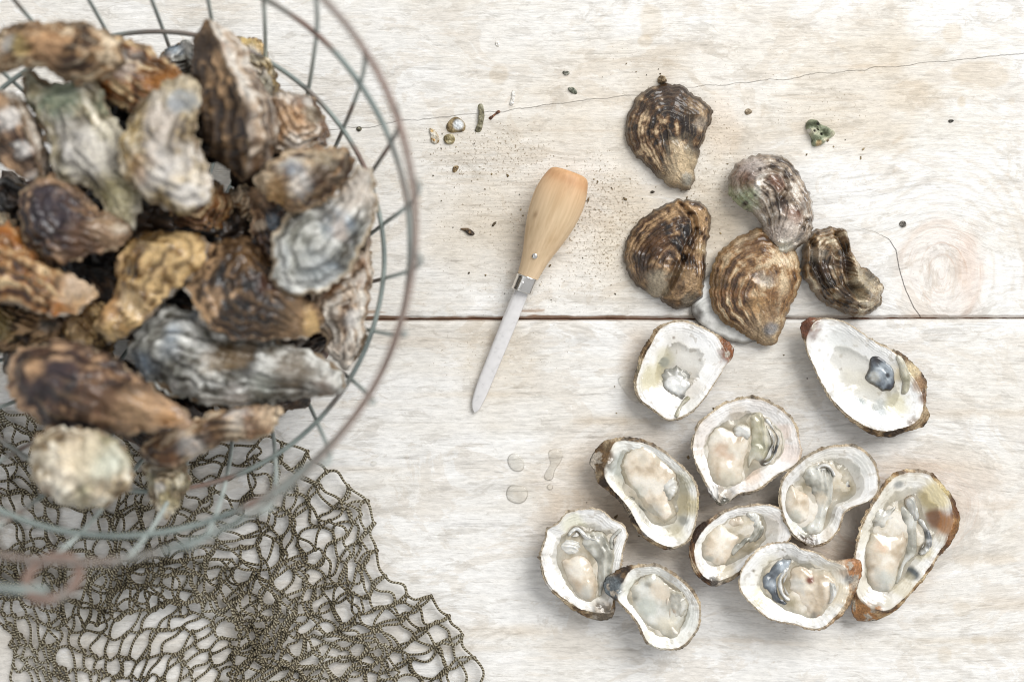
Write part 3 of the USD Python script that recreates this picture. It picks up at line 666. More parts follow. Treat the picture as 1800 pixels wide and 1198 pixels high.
# ------------------------------------------------------------------ opened half shells
def half_shell(name, label, outer, inner, hinge, k, seed, rim=0.017, floor=0.006, nac=None, ext=None, spots=(), meats=(), liquor=0.6, ruffle=0.0012, ctr=None, bowl=2.6, hingecol=None, hr=0.011, tiltpx=None, lift=0.0, category='opened oyster', drop=0.55):
    floor = floor + 0.42 * (rim - floor)
    zr = rim + lift
    n = 230
    Op = W2(crop(outer, *k), zr)
    c = centroid(closed(Op, 200)) if ctr is None else W2(crop([ctr], *k), zr)[0]
    th, ro = by_angle(Op, c, n)
    if inner is None:
        ri = ro - 0.0011 - 0.0012 * fbm(np.stack([np.cos(th) * 2, np.sin(th) * 2, np.full(n, seed)], 1), 3, seed)
    else:
        ri = by_angle(W2(crop(inner, *k), zr), c, n)[1]
        ri = np.minimum(ri, ro - 0.0005)
    e = np.stack([np.cos(th), np.sin(th)], 1)
    circ = lambda s, sd, o=3: fbm(np.stack([np.cos(th) * s, np.sin(th) * s, np.full(n, seed * 1.3)], 1), o, sd) - 0.5
    ro = ro + 0.0022 * circ(7, seed + 1) + 0.0017 * circ(24, seed + 2) + 0.0010 * circ(60, seed + 21)
    ri = np.minimum(ri + 0.0006 * circ(9, seed + 3) + 0.0008 * circ(45, seed + 23), ro - 0.0003)
    hd = W2(crop([hinge], *k), zr)[0]
    zrim = rim + ruffle * 3 * circ(2.2, seed + 4) + ruffle * 2.0 * circ(8, seed + 5)
    gap = ro - ri
    # nacre bowl
    nb = 54
    s = np.linspace(0.02, 1, nb)
    rr = s[:, None] * ri[None]
    P2 = c + rr[..., None] * e[None]
    q = np.stack([P2[..., 0], P2[..., 1], np.full(rr.shape, seed * 0.1)], -1)
    prof = s ** bowl
    zb = floor + (rim - floor) * prof[:, None] + (zrim[None] - rim) * s[:, None] ** 9
    lipw = smoothstep(0.88, 1.0, s)[:, None]
    zb = zb - 0.0008 * lipw * s[:, None]
    zb = zb + (fbm(q * 75, 3, seed + 6) - 0.5) * 0.0022 * (1 - s[:, None] ** 6)
    lay = (s[:, None] * 34 + 3.2 * fbm(q * 55, 3, seed + 31)) % 1.0
    zb = zb + 0.00045 * (lay - 0.5) * smoothstep(0.72, 0.86, s)[:, None]
    nac = [lin(216, 213, 205), lin(236, 234, 230), lin(244, 244, 242)] if nac is None else nac
    cn = ramp3(0.62 + (fbm(q * 60, 3, seed + 8) - 0.5) * 1.7 + 0.35 * (s[:, None] - 0.5), *nac)
    lk = (smoothstep(0.86, 0.98, lay) * smoothstep(0.74, 0.90, s)[:, None] * np.clip(fbm(q * 120, 3, seed + 32) * 2.4 - 0.7, 0, 1))[..., None] * 0.34
    cn = cn * (1 - lk) + lin(176, 160, 132) * lk
    chip = smoothstep(0.71, 0.76, fbm(q * 340, 2, seed + 33) + 0.06 * smoothstep(0.8, 1.0, s)[:, None])[..., None] * 0.35
    cn = cn * (1 - chip) + lin(150, 136, 112) * chip
    yel = smoothstep(0.52, 0.7, fbm(q * 42 + 3, 3, seed + 9))[..., None] * 0.30 * (1 - s[:, None, None] ** 8)
    cn = cn * (1 - yel) + lin(214, 204, 172) * yel
    edge = smoothstep(0.965, 1.0, s[:, None] + 0.02 * (fbm(q * 260, 2, seed) - 0.5))[..., None] * 0.35
    cn = cn * (1 - edge) + lin(196, 176, 148) * edge
    # rough outside that shows beyond the lip
    nm_ = 12
    u = np.linspace(0, 1, nm_)[1:]
    rm = ri[None] + u[:, None] * gap[None]
    M2 = c + rm[..., None] * e[None]
    qm = np.stack([M2[..., 0], M2[..., 1], np.full(rm.shape, seed * 0.1 + 2)], -1)
    zm = zrim[None] - 0.0008 - (rm - ri[None]) * drop + 0.0007 * ((rm * 900 + 2 * fbm(qm * 60, 2, seed)) % 1 - 0.5) * np.minimum(1, gap[None] / 0.002)
    zm = np.maximum(zm, 0.0012)
    ext = [lin(56, 42, 28), lin(122, 96, 64), lin(186, 166, 134)] if ext is None else ext
    cm = ramp3(0.42 + (fbm(qm * 170, 4, seed + 10) - 0.5) * 2.6 + (fbm(np.stack([rm * 700, th[None] + 0 * rm, 0 * rm], -1), 2, seed) - 0.5) * 1.2, *ext)
    thin = (1 - smoothstep(0.0012, 0.0032, gap))[None, :, None]
    cm = cm * (1 - thin * 0.65) + lin(206, 192, 168) * thin * 0.65
    # hinge
    allP = np.concatenate([P2, M2])
    hdist = np.hypot(allP[..., 0] - hd[0], allP[..., 1] - hd[1])
    qa = np.concatenate([q, qm])
    hm = (1 - smoothstep(0.45, 1.15, hdist / hr + (fbm(qa * 190, 3, seed + 11) - 0.5) * 1.0))[..., None]
    hc = np.asarray(lin(92, 66, 40) if hingecol is None else hingecol)
    hcol = hc * (0.45 + 1.3 * fbm(qa * 300, 3, seed + 12)[..., None])
    hcol = np.where((fbm(qa * 240 + 5, 3, seed + 13) > 0.60)[..., None], lin(170, 160, 146), hcol)
    C = np.concatenate([cn, cm])
    C = C * (1 - hm * 0.95) + hcol * hm * 0.95
    Zt = np.concatenate([zb, zm]) + hm[..., 0] * (0.0028 * (fbm(qa * 210, 3, seed + 14) - 0.35))
    for (x, y, r, sc, st) in spots:
        p = W2(crop([(x, y)], *k), zr * 0.8)[0]
        m = (1 - smoothstep(0.5, 1.3, np.hypot(allP[..., 0] - p[0], allP[..., 1] - p[1]) / (r / k[2] * PX) + (fbm(qa * 130, 3, seed + 15) - 0.5) * 1.1))[..., None] * st
        C = C * (1 - m) + np.asarray(sc) * m
    # underside down to the table
    nu = 16
    w = np.linspace(0, 1, nu)[1:]
    ru = ro[None] * (1 - w[:, None] ** 1.15 * 0.93)
    zu0 = Zt[-1][None]
    zu = zu0 * (1 - w[:, None] ** 0.75) - 0.0006 * np.sin(np.pi * w[:, None])
    zu = np.maximum(zu - 0.0014 * (w[:, None] > 0), 0.0)
    U2 = c + ru[..., None] * e[None]
    qu = np.stack([U2[..., 0], U2[..., 1], zu * 3], -1)
    cu = ramp3(0.45 + (fbm(qu * 170, 3, seed + 16) - 0.5) * 2.4, *ext)
    R = np.concatenate([np.dstack([allP, Zt]), np.dstack([U2, zu])])
    Cc = np.concatenate([np.clip(C, 0.006, 0.9), cu])
    wet = np.concatenate([np.full((nb, n), 1.6), np.full((nm_ - 1, n), 0.35), np.full((nu - 1, n), 0.1)])
    base = np.r_[c, 0.0]
    off = np.array([0, 0, lift])
    root = thing(name, label, category, base)
    RP = str(root.GetPath())
    tilt = np.eye(3)
    def place(v):
        v = np.asarray(v) - base
        if tiltpx is not None:
            return v @ trimesh.transformations.euler_matrix(*tiltpx)[:3, :3].T + off
        return v + off
    v, f = loft(R)
    put('shell', place(v), f, M['shell'], RP, col=loft_attr(Cc), wet=loft_attr(wet))
    zfun_r = lambda r, a: floor + (rim - floor) * np.clip(r / np.interp(a, th, ri, period=2 * np.pi), 0, 1) ** bowl
    def zfun(p):
        d_ = p - c
        return zfun_r(np.hypot(d_[..., 0], d_[..., 1]), np.arctan2(d_[..., 1], d_[..., 0]))
    if len(meats) > 2 and category == 'opened oyster':
        from shapely.geometry import Polygon
        from shapely.ops import unary_union
        un = unary_union([Polygon(mt['pts']).buffer(0) for mt in meats]).buffer(60).buffer(-30).simplify(6)
        pin = Polygon(crop_inv(W2_inv(c + 0.90 * ri[:, None] * e, zr), k))
        un = un.intersection(pin.buffer(0))
        un = max(getattr(un, 'geoms', [un]), key=lambda g_: g_.area)
        flesh(RP, k, zr, zfun, place, seed, 'mantle', list(un.exterior.coords)[:-1][::2], 0.0034, pal='mantle', ridges=0.0002, freq=260, lump=0.0006, sd=9, edge=lin(206, 202, 190), power=0.8, n=130, nr=34)
    for mt in meats:
        if mt['part'] == 'adductor_muscle' and category == 'opened oyster':
            mt = {**mt, 'pal': 'muscle' if mt['pal'] == 'clear' else mt['pal'], 'power': 0.9, 'lift': mt.get('lift', 0) * 0.62}
        mt = {**mt, 'h': mt['h'] * (0.50 if mt['part'] == 'adductor_muscle' else 0.80), 'ridges': mt.get('ridges', 0) * (0.7 if mt['part'] == 'adductor_muscle' else 0.8), 'lump': mt.get('lump', 0.0012) * (1.25 if mt['part'] == 'adductor_muscle' else 0.8)}
        flesh(RP, k, zr, zfun, place, seed, **mt)
    if liquor:
        liquor = liquor * 0.95
        lv = floor + (rim - floor) * liquor
        sl = np.clip((lv - floor) / np.maximum(zrim - floor, 1e-4), 0, 0.98) ** (1 / bowl)
        rl = ri * np.minimum(sl, 0.97) + 0.0003
        sr = np.linspace(0.06, 1, 10)
        L2 = c + (sr[:, None] * rl[None])[..., None] * e[None]
        zl_ = np.full(L2.shape[:2], lv) + 0.0005 * (fbm(np.dstack([L2 * 90, 0 * L2[..., 0]]), 2, seed) - 0.5) + 0.0006 * smoothstep(0.85, 1, sr)[:, None]
        v, f = loft(np.dstack([L2, zl_]), True, False)
        if np.cross(v[f[0, 1]] - v[f[0, 0]], v[f[0, 2]] - v[f[0, 0]])[2] < 0:
            f = f[:, ::-1]
        put2('liquor', place(v), f, M['liquor'], RP)
    return root

MC = dict(muscle=[lin(140, 136, 124), lin(190, 186, 174), lin(228, 225, 217)], cream=[lin(190, 172, 148), lin(228, 212, 190), lin(240, 231, 216)], grey=[lin(122, 120, 108), lin(184, 181, 169), lin(222, 220, 211)],
          clear=[lin(176, 175, 168), lin(210, 208, 202), lin(234, 233, 229)], mantle=[lin(160, 148, 122), lin(210, 198, 176), lin(234, 226, 212)], dark=[lin(30, 26, 24), lin(70, 64, 60), lin(150, 146, 140)],
          pink=[lin(186, 168, 144), lin(217, 203, 183), lin(234, 225, 210)], slate=[lin(52, 56, 62), lin(112, 120, 128), lin(186, 194, 200)], olive=[lin(128, 122, 94), lin(180, 173, 148), lin(214, 208, 190)])
def flesh(RP, k, zr, zfun, place, seed, part, pts, h, pal='cream', ridges=0.0, freq=900.0, lump=0.0012, edge=None, sd=0, lift=0.0, spots=(), power=0.66, n=90, nr=26, spread=0.0):
    """one soft piece of the oyster: a low mound over the outline that follows the bowl below it"""
    z_ = zr * 0.75
    O = closed(W2(crop(pts, *k), z_), n)
    if area(O) < 0:
        O = O[::-1]
    s0 = seed * 7 + sd
    c = centroid(O)
    if part in ('body', 'gills'):
        O = c + (O - c) * 1.10
    wig = fbm(np.c_[O * 260, np.full(n, s0)], 3, s0) - 0.5
    O = c + (O - c) * (1 + (0.42 if part == 'adductor_muscle' else 0.13) * wig[:, None] + (0.16 if part == 'adductor_muscle' else 0.06) * (fbm(np.c_[O * 800, np.full(n, s0)], 2, s0 + 3) - 0.5)[:, None])
    s = 1 - (1 - np.linspace(0.04, 1, nr)) ** 1.4
    P2 = c + s[:, None, None] * (O - c)[None]
    d = cKDTree(closed(O, 300)).query(P2.reshape(-1, 2))[0].reshape(P2.shape[:2])
    q = np.clip(d / d.max(), 0, 1)
    P3 = np.dstack([P2, np.full(q.shape, s0 * 0.07)])
    mdir = np.linalg.eigh((O - c).T @ (O - c))[1][:, 0]
    body = h * (1 - (1 - q) ** 2.2) ** power * (0.72 + 0.56 * fbm(P3 * 62, 2, s0 + 8))
    wr = fbm(P3 * 170, 3, s0 + 1) - 0.5
    zz = zfun(P2) * 0.35 + 0.65 * zfun(np.broadcast_to(c, P2.shape)) * (1 - 0) if False else zfun(P2)
    zz = zz * 0.5 + np.minimum(zz, np.median(zfun(P2))) * 0.5
    inner = smoothstep(0, 0.25, q)
    z = zz + body + lump * 2 * (fbm(P3 * 95, 3, s0 + 2) - 0.5) * inner + 0.0005 * wr * inner + 0.0002 * (fbm(P3 * 420, 2, s0 + 10) - 0.5) * inner
    if ridges:
        ph = (d * 0.35 + (P2 - c) @ mdir * 0.75) * freq + 5.0 * fbm(P3 * 75, 3, s0 + 3)
        z = z + ridges * (1 - np.abs((ph % 2) - 1)) ** 1.5 * inner
    z = z - 0.0009 * (q < 0.001) + lift
    col = ramp3(0.58 + (fbm(P3 * 100, 3, s0 + 4) - 0.5) * 2.0 + (fbm(P3 * 330, 3, s0 + 9) - 0.5) * 0.9 + 0.25 * (q - 0.5) + wr * 0.5, *MC[pal])
    ec = lin(190, 182, 162) if edge is None else edge
    em = (1 - smoothstep(0.0, 0.35, q + 0.25 * (fbm(P3 * 120, 2, s0 + 5) - 0.5)))[..., None] * 0.75
    col = col * (1 - em) + np.asarray(ec) * em
    ln = (np.exp(-((q - 0.03) / 0.055) ** 2) * np.clip(fbm(P3 * 110, 3, s0 + 11) * 2.6 - 0.75, 0, 1))[..., None] * (0.75 if part != 'mantle' else 0.35)
    if part == 'mantle_edge':
        ln = (np.exp(-((q - 0.02) / 0.20) ** 2) * np.clip(fbm(P3 * 110, 3, s0 + 11) * 2.6 - 0.4, 0, 1))[..., None] * 0.9
    col = col * (1 - ln) + (lin(66, 56, 44) if part == 'mantle_edge' else lin(112, 98, 76)) * ln
    for (x, y, r, sc, st) in spots:
        p = W2(crop([(x, y)], *k), z_)[0]
        m = (1 - smoothstep(0.4, 1.3, np.hypot(P2[..., 0] - p[0], P2[..., 1] - p[1]) / (r / k[2] * PX) + (fbm(P3 * 200, 3, s0 + 6) - 0.5) * 1.0))[..., None] * st
        col = col * (1 - m) + np.asarray(sc) * m
    R = np.dstack([P2, z])
    low = R[-1:].copy(); low[..., 2] -= 0.0025
    v, f = loft(np.concatenate([R, low]), True, True)
    Cc = np.concatenate([col, col[-1:]])
    put(part, place(v), f, M['meat'], RP, col=loft_attr(np.clip(Cc, 0.01, 0.9)), wet=np.ones(len(v)))

def fringe(pts, width, **kw):
    """outline of a thin band along a line, for a frilled mantle edge"""
    p = np.asarray(pts, float)
    t = np.gradient(p, axis=0); t /= np.linalg.norm(t, axis=1, keepdims=True)
    nrm = np.stack([-t[:, 1], t[:, 0]], 1)
    w = width * np.sin(np.linspace(0.15, np.pi - 0.15, len(p)))[:, None]
    return [tuple(x) for x in np.vstack([p + nrm * w / 2, (p - nrm * w / 2)[::-1]])]

KA, KB, KC = (1050, 520, 2.769), (920, 740, 2.786), (1180, 740, 3.072)
DK = lin(52, 44, 38)
half_shell('oyster_half_shell', 'emptied round white half shell just below the seam, dark hinge at upper right',
    [(400, 120), (460, 128), (520, 153), (580, 180), (640, 220), (672, 260), (662, 300), (632, 335), (602, 380), (572, 430), (542, 480), (502, 530), (460, 570), (410, 595), (345, 607), (290, 575), (240, 540), (200, 510), (180, 460), (180, 400), (196, 340), (212, 275), (250, 210), (282, 160), (336, 130)],
    [(400, 126), (460, 136), (520, 162), (576, 192), (606, 235), (630, 285), (640, 318), (615, 355), (590, 390), (562, 436), (530, 482), (492, 528), (452, 562), (406, 586), (346, 598), (296, 566), (250, 532), (212, 500), (194, 455), (196, 400), (216, 340), (240, 280), (272, 220), (300, 170), (345, 138)],
    (645, 268), KA, 31, rim=0.014, floor=0.0045, hingecol=lin(126, 76, 44), hr=0.009, liquor=0.28, bowl=2.2, category='oyster half shell',
    spots=[(265, 400, 70, lin(206, 198, 164), 0.75), (330, 300, 50, lin(196, 190, 160), 0.6), (440, 520, 60, lin(206, 202, 190), 0.5), (330, 320, 22, lin(168, 172, 164), 0.7), (372, 202, 8, lin(120, 104, 90), 0.7), (430, 420, 88, lin(206, 198, 186), 0.55)],
    meats=[dict(part='adductor_muscle', pts=[(318, 400), (335, 362), (372, 346), (420, 358), (458, 395), (462, 440), (440, 480), (398, 500), (350, 470), (322, 440)], h=0.0036, pal='clear', ridges=0.0003, freq=500, lump=0.0020, edge=lin(132, 130, 120), spots=[(420, 495, 22, DK, 0.7), (330, 470, 14, DK, .6)]),
           dict(part='mantle_scrap', pts=fringe([(380, 590), (398, 545), (415, 520), (450, 488)], 16), h=0.0016, pal='olive', sd=2, ridges=0.0005)])
half_shell('oyster_half_shell', 'emptied long white half shell with dark blue-grey muscle scar, alone at the right',
    [(1010, 118), (1060, 103), (1130, 106), (1200, 120), (1260, 155), (1320, 195), (1380, 230), (1450, 260), (1512, 298), (1572, 350), (1607, 400), (1617, 470), (1612, 540), (1632, 575), (1612, 630), (1550, 655), (1480, 672), (1420, 690), (1350, 676), (1280, 642), (1220, 592), (1160, 532), (1100, 452), (1060, 372), (1030, 300), (1008, 230), (992, 165)],
    [(1060, 130), (1100, 112), (1150, 116), (1200, 130), (1260, 164), (1320, 204), (1380, 240), (1440, 272), (1490, 330), (1540, 400), (1575, 460), (1588, 530), (1570, 590), (1530, 625), (1470, 645), (1410, 655), (1350, 648), (1285, 620), (1225, 580), (1165, 522), (1108, 446), (1068, 368), (1038, 296), (1020, 235), (1028, 180)],
    (1022, 135), KA, 33, rim=0.016, floor=0.005, bowl=2.3, hingecol=lin(104, 62, 40), hr=0.012, liquor=0.30, ctr=(1320, 420), category='oyster half shell', nac=[lin(214, 214, 210), lin(234, 234, 231), lin(242, 242, 240)],
    spots=[(1290, 530, 38, lin(176, 190, 196), 0.7), (1380, 540, 40, lin(184, 192, 194), 0.6), (1470, 520, 60, lin(214, 208, 176), 0.7), (1500, 370, 60, lin(214, 198, 160), 0.7), (1560, 430, 40, lin(150, 118, 86), 0.75), (1590, 500, 34, lin(120, 90, 66), 0.8), (1530, 620, 30, lin(104, 78, 52), 0.6), (1510, 300, 30, lin(130, 108, 84), 0.5), (1180, 230, 60, lin(216, 218, 214), 0.6)],
    meats=[dict(part='muscle_scar', pts=[(1340, 296), (1362, 290), (1400, 310), (1440, 350), (1448, 400), (1444, 445), (1412, 464), (1370, 448), (1325, 420), (1308, 405), (1322, 360)], h=0.0022, pal='slate', ridges=0.0008, freq=420, lump=0.0014, edge=lin(40, 40, 44), power=0.4, spots=[(1360, 305, 26, lin(34, 30, 32), 0.9), (1410, 385, 14, lin(36, 36, 42), 0.9), (1420, 440, 14, lin(44, 46, 52), 0.8), (1330, 400, 10, lin(40, 38, 40), .8), (1350, 400, 34, lin(176, 172, 160), 0.7)]),
           dict(part='mantle_scrap', pts=fringe([(1450, 290), (1475, 330), (1490, 380), (1500, 430), (1490, 480)], 44), h=0.0020, pal='olive', ridges=0.0008, freq=600, sd=3)])
half_shell('oyster_half_shell', 'long opened oyster with smooth cream meat and brown hinge at its upper left',
    [(400, 100), (470, 80), (560, 82), (630, 105), (700, 150), (770, 208), (830, 268), (860, 340), (862, 420), (847, 500), (822, 580), (762, 620), (702, 630), (640, 607), (578, 562), (536, 510), (506, 442), (464, 390), (414, 342), (368, 302), (350, 250), (328, 210), (350, 155)],
    [(450, 106), (520, 98), (620, 120), (700, 164), (780, 230), (835, 300), (850, 400), (838, 500), (802, 580), (722, 614), (650, 588), (580, 532), (540, 462), (492, 392), (424, 315), (398, 262), (422, 180)],
    (375, 180), KB, 35, rim=0.019, floor=0.006, bowl=2.8, hr=0.012, hingecol=lin(88, 66, 40), liquor=0.60, ctr=(640, 360), nac=[lin(204, 204, 192), lin(226, 224, 214), lin(240, 240, 235)],
    spots=[(790, 400, 60, lin(190, 176, 132), 0.75), (780, 300, 50, lin(176, 170, 140), 0.6), (785, 490, 26, lin(120, 122, 116), 0.7), (640, 515, 50, lin(240, 240, 236), 0.8), (470, 220, 60, lin(190, 196, 190), 0.7), (750, 540, 50, lin(206, 196, 162), 0.6)],
    meats=[dict(part='body', pts=[(500, 180), (545, 140), (600, 132), (650, 160), (700, 210), (745, 260), (755, 310), (725, 370), (740, 440), (705, 480), (650, 470), (600, 430), (562, 380), (520, 320), (490, 250)], h=0.0075, pal='cream', lump=0.0013, spots=[(585, 180, 30, lin(196, 186, 168), 0.6), (560, 350, 40, lin(176, 176, 162), 0.6), (640, 430, 50, lin(190, 188, 178), 0.75)]),
           dict(part='adductor_muscle', pts=[(650, 290), (690, 270), (735, 268), (755, 300), (745, 350), (715, 385), (670, 370), (645, 340)], h=0.0050, pal='clear', lift=0.0055, lump=0.0016, sd=4, ridges=0.0008, freq=380, power=0.4),
           dict(part='mantle_edge', pts=fringe([(500, 345), (545, 355), (565, 395), (605, 445), (655, 478), (700, 484), (730, 470)], 20), h=0.0030, pal='grey', edge=lin(70, 62, 52), ridges=0.0008, sd=5)])
half_shell('oyster_half_shell', 'roundest opened oyster at the top of the group, pinkish beige meat, hinge pointing down',
    [(750, 485), (810, 495), (880, 530), (930, 570), (970, 620), (987, 680), (998, 740), (990, 800), (950, 840), (900, 866), (850, 902), (800, 940), (740, 966), (680, 977), (640, 1010), (600, 1020), (568, 990), (530, 930), (488, 850), (460, 770), (464, 690), (490, 620), (540, 568), (590, 535), (660, 500)],
    None, (618, 985), KA, 37, rim=0.019, floor=0.006, bowl=2.7, hr=0.010, hingecol=lin(74, 70, 56), liquor=0.45, nac=[lin(216, 208, 200), lin(232, 226, 220), lin(240, 238, 235)],
    spots=[(900, 680, 60, lin(224, 200, 182), 0.6), (930, 760, 60, lin(228, 206, 192), 0.5), (760, 860, 50, lin(222, 196, 172), 0.6), (700, 580, 60, lin(226, 214, 198), 0.6), (545, 960, 30, lin(240, 238, 234), 0.8)],
    meats=[dict(part='body', pts=[(560, 660), (610, 640), (660, 660), (715, 650), (745, 700), (735, 770), (720, 840), (700, 890), (640, 920), (580, 910), (545, 860), (535, 780), (540, 710)], h=0.0068, pal='pink', lump=0.0016, spots=[(600, 740, 40, lin(196, 160, 132), 0.5), (640, 890, 50, lin(200, 194, 176), 0.6), (640, 780, 26, lin(206, 172, 146), .5)]),
           dict(part='gills', pts=[(745, 590), (790, 575), (820, 610), (850, 660), (870, 710), (868, 760), (840, 800), (800, 820), (770, 800), (740, 840), (725, 780), (740, 700), (735, 640)], h=0.0058, pal='olive', ridges=0.0013, freq=620, lump=0.0018, sd=2, spots=[(850, 745, 26, lin(44, 46, 52), 0.8), (815, 815, 26, lin(56, 38, 30), 0.85), (770, 730, 50, lin(150, 150, 126), .5)]),
           dict(part='adductor_muscle', pts=[(665, 640), (690, 620), (730, 625), (748, 660), (742, 690), (690, 695), (660, 675)], h=0.0040, pal='clear', lift=0.0048, ridges=0.0009, freq=500, sd=3, lump=0.0018),
           dict(part='mantle_edge', pts=fringe([(815, 590), (850, 640), (880, 700), (866, 750), (840, 800), (800, 820)], 24), h=0.0052, pal='clear', ridges=0.0014, freq=700, lump=0.002, sd=4, spots=[(858, 745, 24, lin(48, 52, 60), 0.85)])])
half_shell('oyster_half_shell', 'kidney-shaped opened oyster with a purple-black muscle mark, right of the roundest one',
    [(930, 125), (1000, 130), (1060, 165), (1110, 230), (1132, 300), (1125, 380), (1080, 430), (1010, 460), (955, 490), (928, 540), (910, 590), (880, 632), (830, 670), (780, 682), (720, 667), (668, 630), (618, 560), (585, 470), (580, 390), (600, 310), (650, 250), (720, 190), (800, 150), (870, 130)],
    None, (740, 660), KC, 39, rim=0.019, floor=0.006, bowl=2.7, hr=0.0085, hingecol=lin(70, 54, 38), ctr=(810, 410), liquor=0.5, nac=[lin(206, 206, 202), lin(226, 224, 220), lin(238, 238, 236)],
    spots=[(1030, 240, 60, lin(212, 212, 206), 0.7), (980, 330, 60, lin(224, 220, 214), 0.6), (700, 560, 60, lin(206, 206, 192), 0.6), (840, 620, 40, lin(190, 170, 140), 0.5)],
    meats=[dict(part='body', pts=[(650, 350), (690, 370), (740, 390), (755, 450), (740, 520), (700, 545), (650, 530), (615, 470), (620, 400)], h=0.0070, pal='pink', lump=0.0016, spots=[(720, 370, 40, lin(206, 176, 140), 0.7), (660, 510, 36, lin(190, 190, 176), 0.7)]),
           dict(part='gills', pts=[(720, 270), (790, 240), (850, 250), (890, 300), (885, 370), (870, 440), (840, 500), (820, 570), (770, 600), (720, 590), (700, 550), (740, 520), (760, 450), (740, 380), (715, 330)], h=0.0062, pal='grey', ridges=0.0014, freq=560, lump=0.0022, sd=2, spots=[(800, 420, 40, lin(226, 208, 182), 0.6), (690, 570, 30, lin(170, 178, 172), 0.6)]),
           dict(part='adductor_muscle', pts=[(930, 300), (955, 305), (978, 345), (972, 385), (940, 415), (912, 420), (905, 370), (915, 320)], h=0.0045, pal='grey', sd=3, edge=lin(70, 50, 52), lump=0.0014, spots=[(968, 350, 16, lin(48, 26, 34), 0.95), (945, 400, 22, lin(90, 88, 80), 0.7), (930, 320, 18, lin(236, 236, 236), 0.9)]),
           dict(part='mantle_edge', pts=fringe([(770, 260), (800, 240), (830, 235), (860, 260), (880, 300)], 26), h=0.0070, pal='clear', ridges=0.0012, sd=4, lump=0.002)])
half_shell('oyster_half_shell', 'smallest oval opened oyster with brown outer shell, in the middle of the group',
    [(430, 450), (500, 445), (570, 458), (622, 490), (652, 540), (662, 600), (640, 652), (585, 690), (500, 725), (440, 762), (400, 803), (350, 852), (290, 882), (240, 896), (180, 872), (130, 822), (104, 760), (97, 700), (108, 640), (140, 580), (200, 530), (270, 488), (350, 460)],
    [(440, 460), (500, 455), (568, 468), (614, 498), (642, 546), (650, 600), (630, 645), (578, 680), (495, 714), (430, 750), (388, 790), (335, 830), (280, 856), (230, 862), (180, 838), (148, 795), (130, 740), (128, 690), (150, 630), (190, 575), (240, 530), (300, 492), (370, 468)],
    (250, 880), KC, 41, rim=0.018, floor=0.006, bowl=2.7, hr=0.006, hingecol=lin(90, 84, 76), liquor=0.5, ext=[lin(52, 34, 20), lin(126, 90, 56), lin(190, 168, 138)], ctr=(385, 660),
    spots=[(560, 560, 60, lin(222, 214, 204), 0.6), (300, 800, 60, lin(206, 192, 164), 0.6)],
    meats=[dict(part='body', pts=[(230, 580), (270, 560), (320, 590), (365, 620), (350, 680), (310, 745), (260, 770), (200, 750), (165, 700), (180, 630)], h=0.0075, pal='cream', lump=0.0012, spots=[(205, 740, 26, lin(170, 170, 158), 0.7)]),
           dict(part='gills', pts=[(400, 500), (440, 490), (480, 530), (500, 580), (480, 630), (430, 660), (380, 690), (330, 720), (320, 690), (360, 640), (400, 610), (420, 560)], h=0.0055, pal='grey', ridges=0.0016, freq=800, lump=0.0022, sd=2, edge=lin(120, 108, 90)),
           dict(part='adductor_muscle', pts=[(280, 545), (330, 505), (390, 515), (415, 560), (395, 605), (350, 610), (300, 585)], h=0.0058, pal='pink', sd=3, lump=0.0014)])
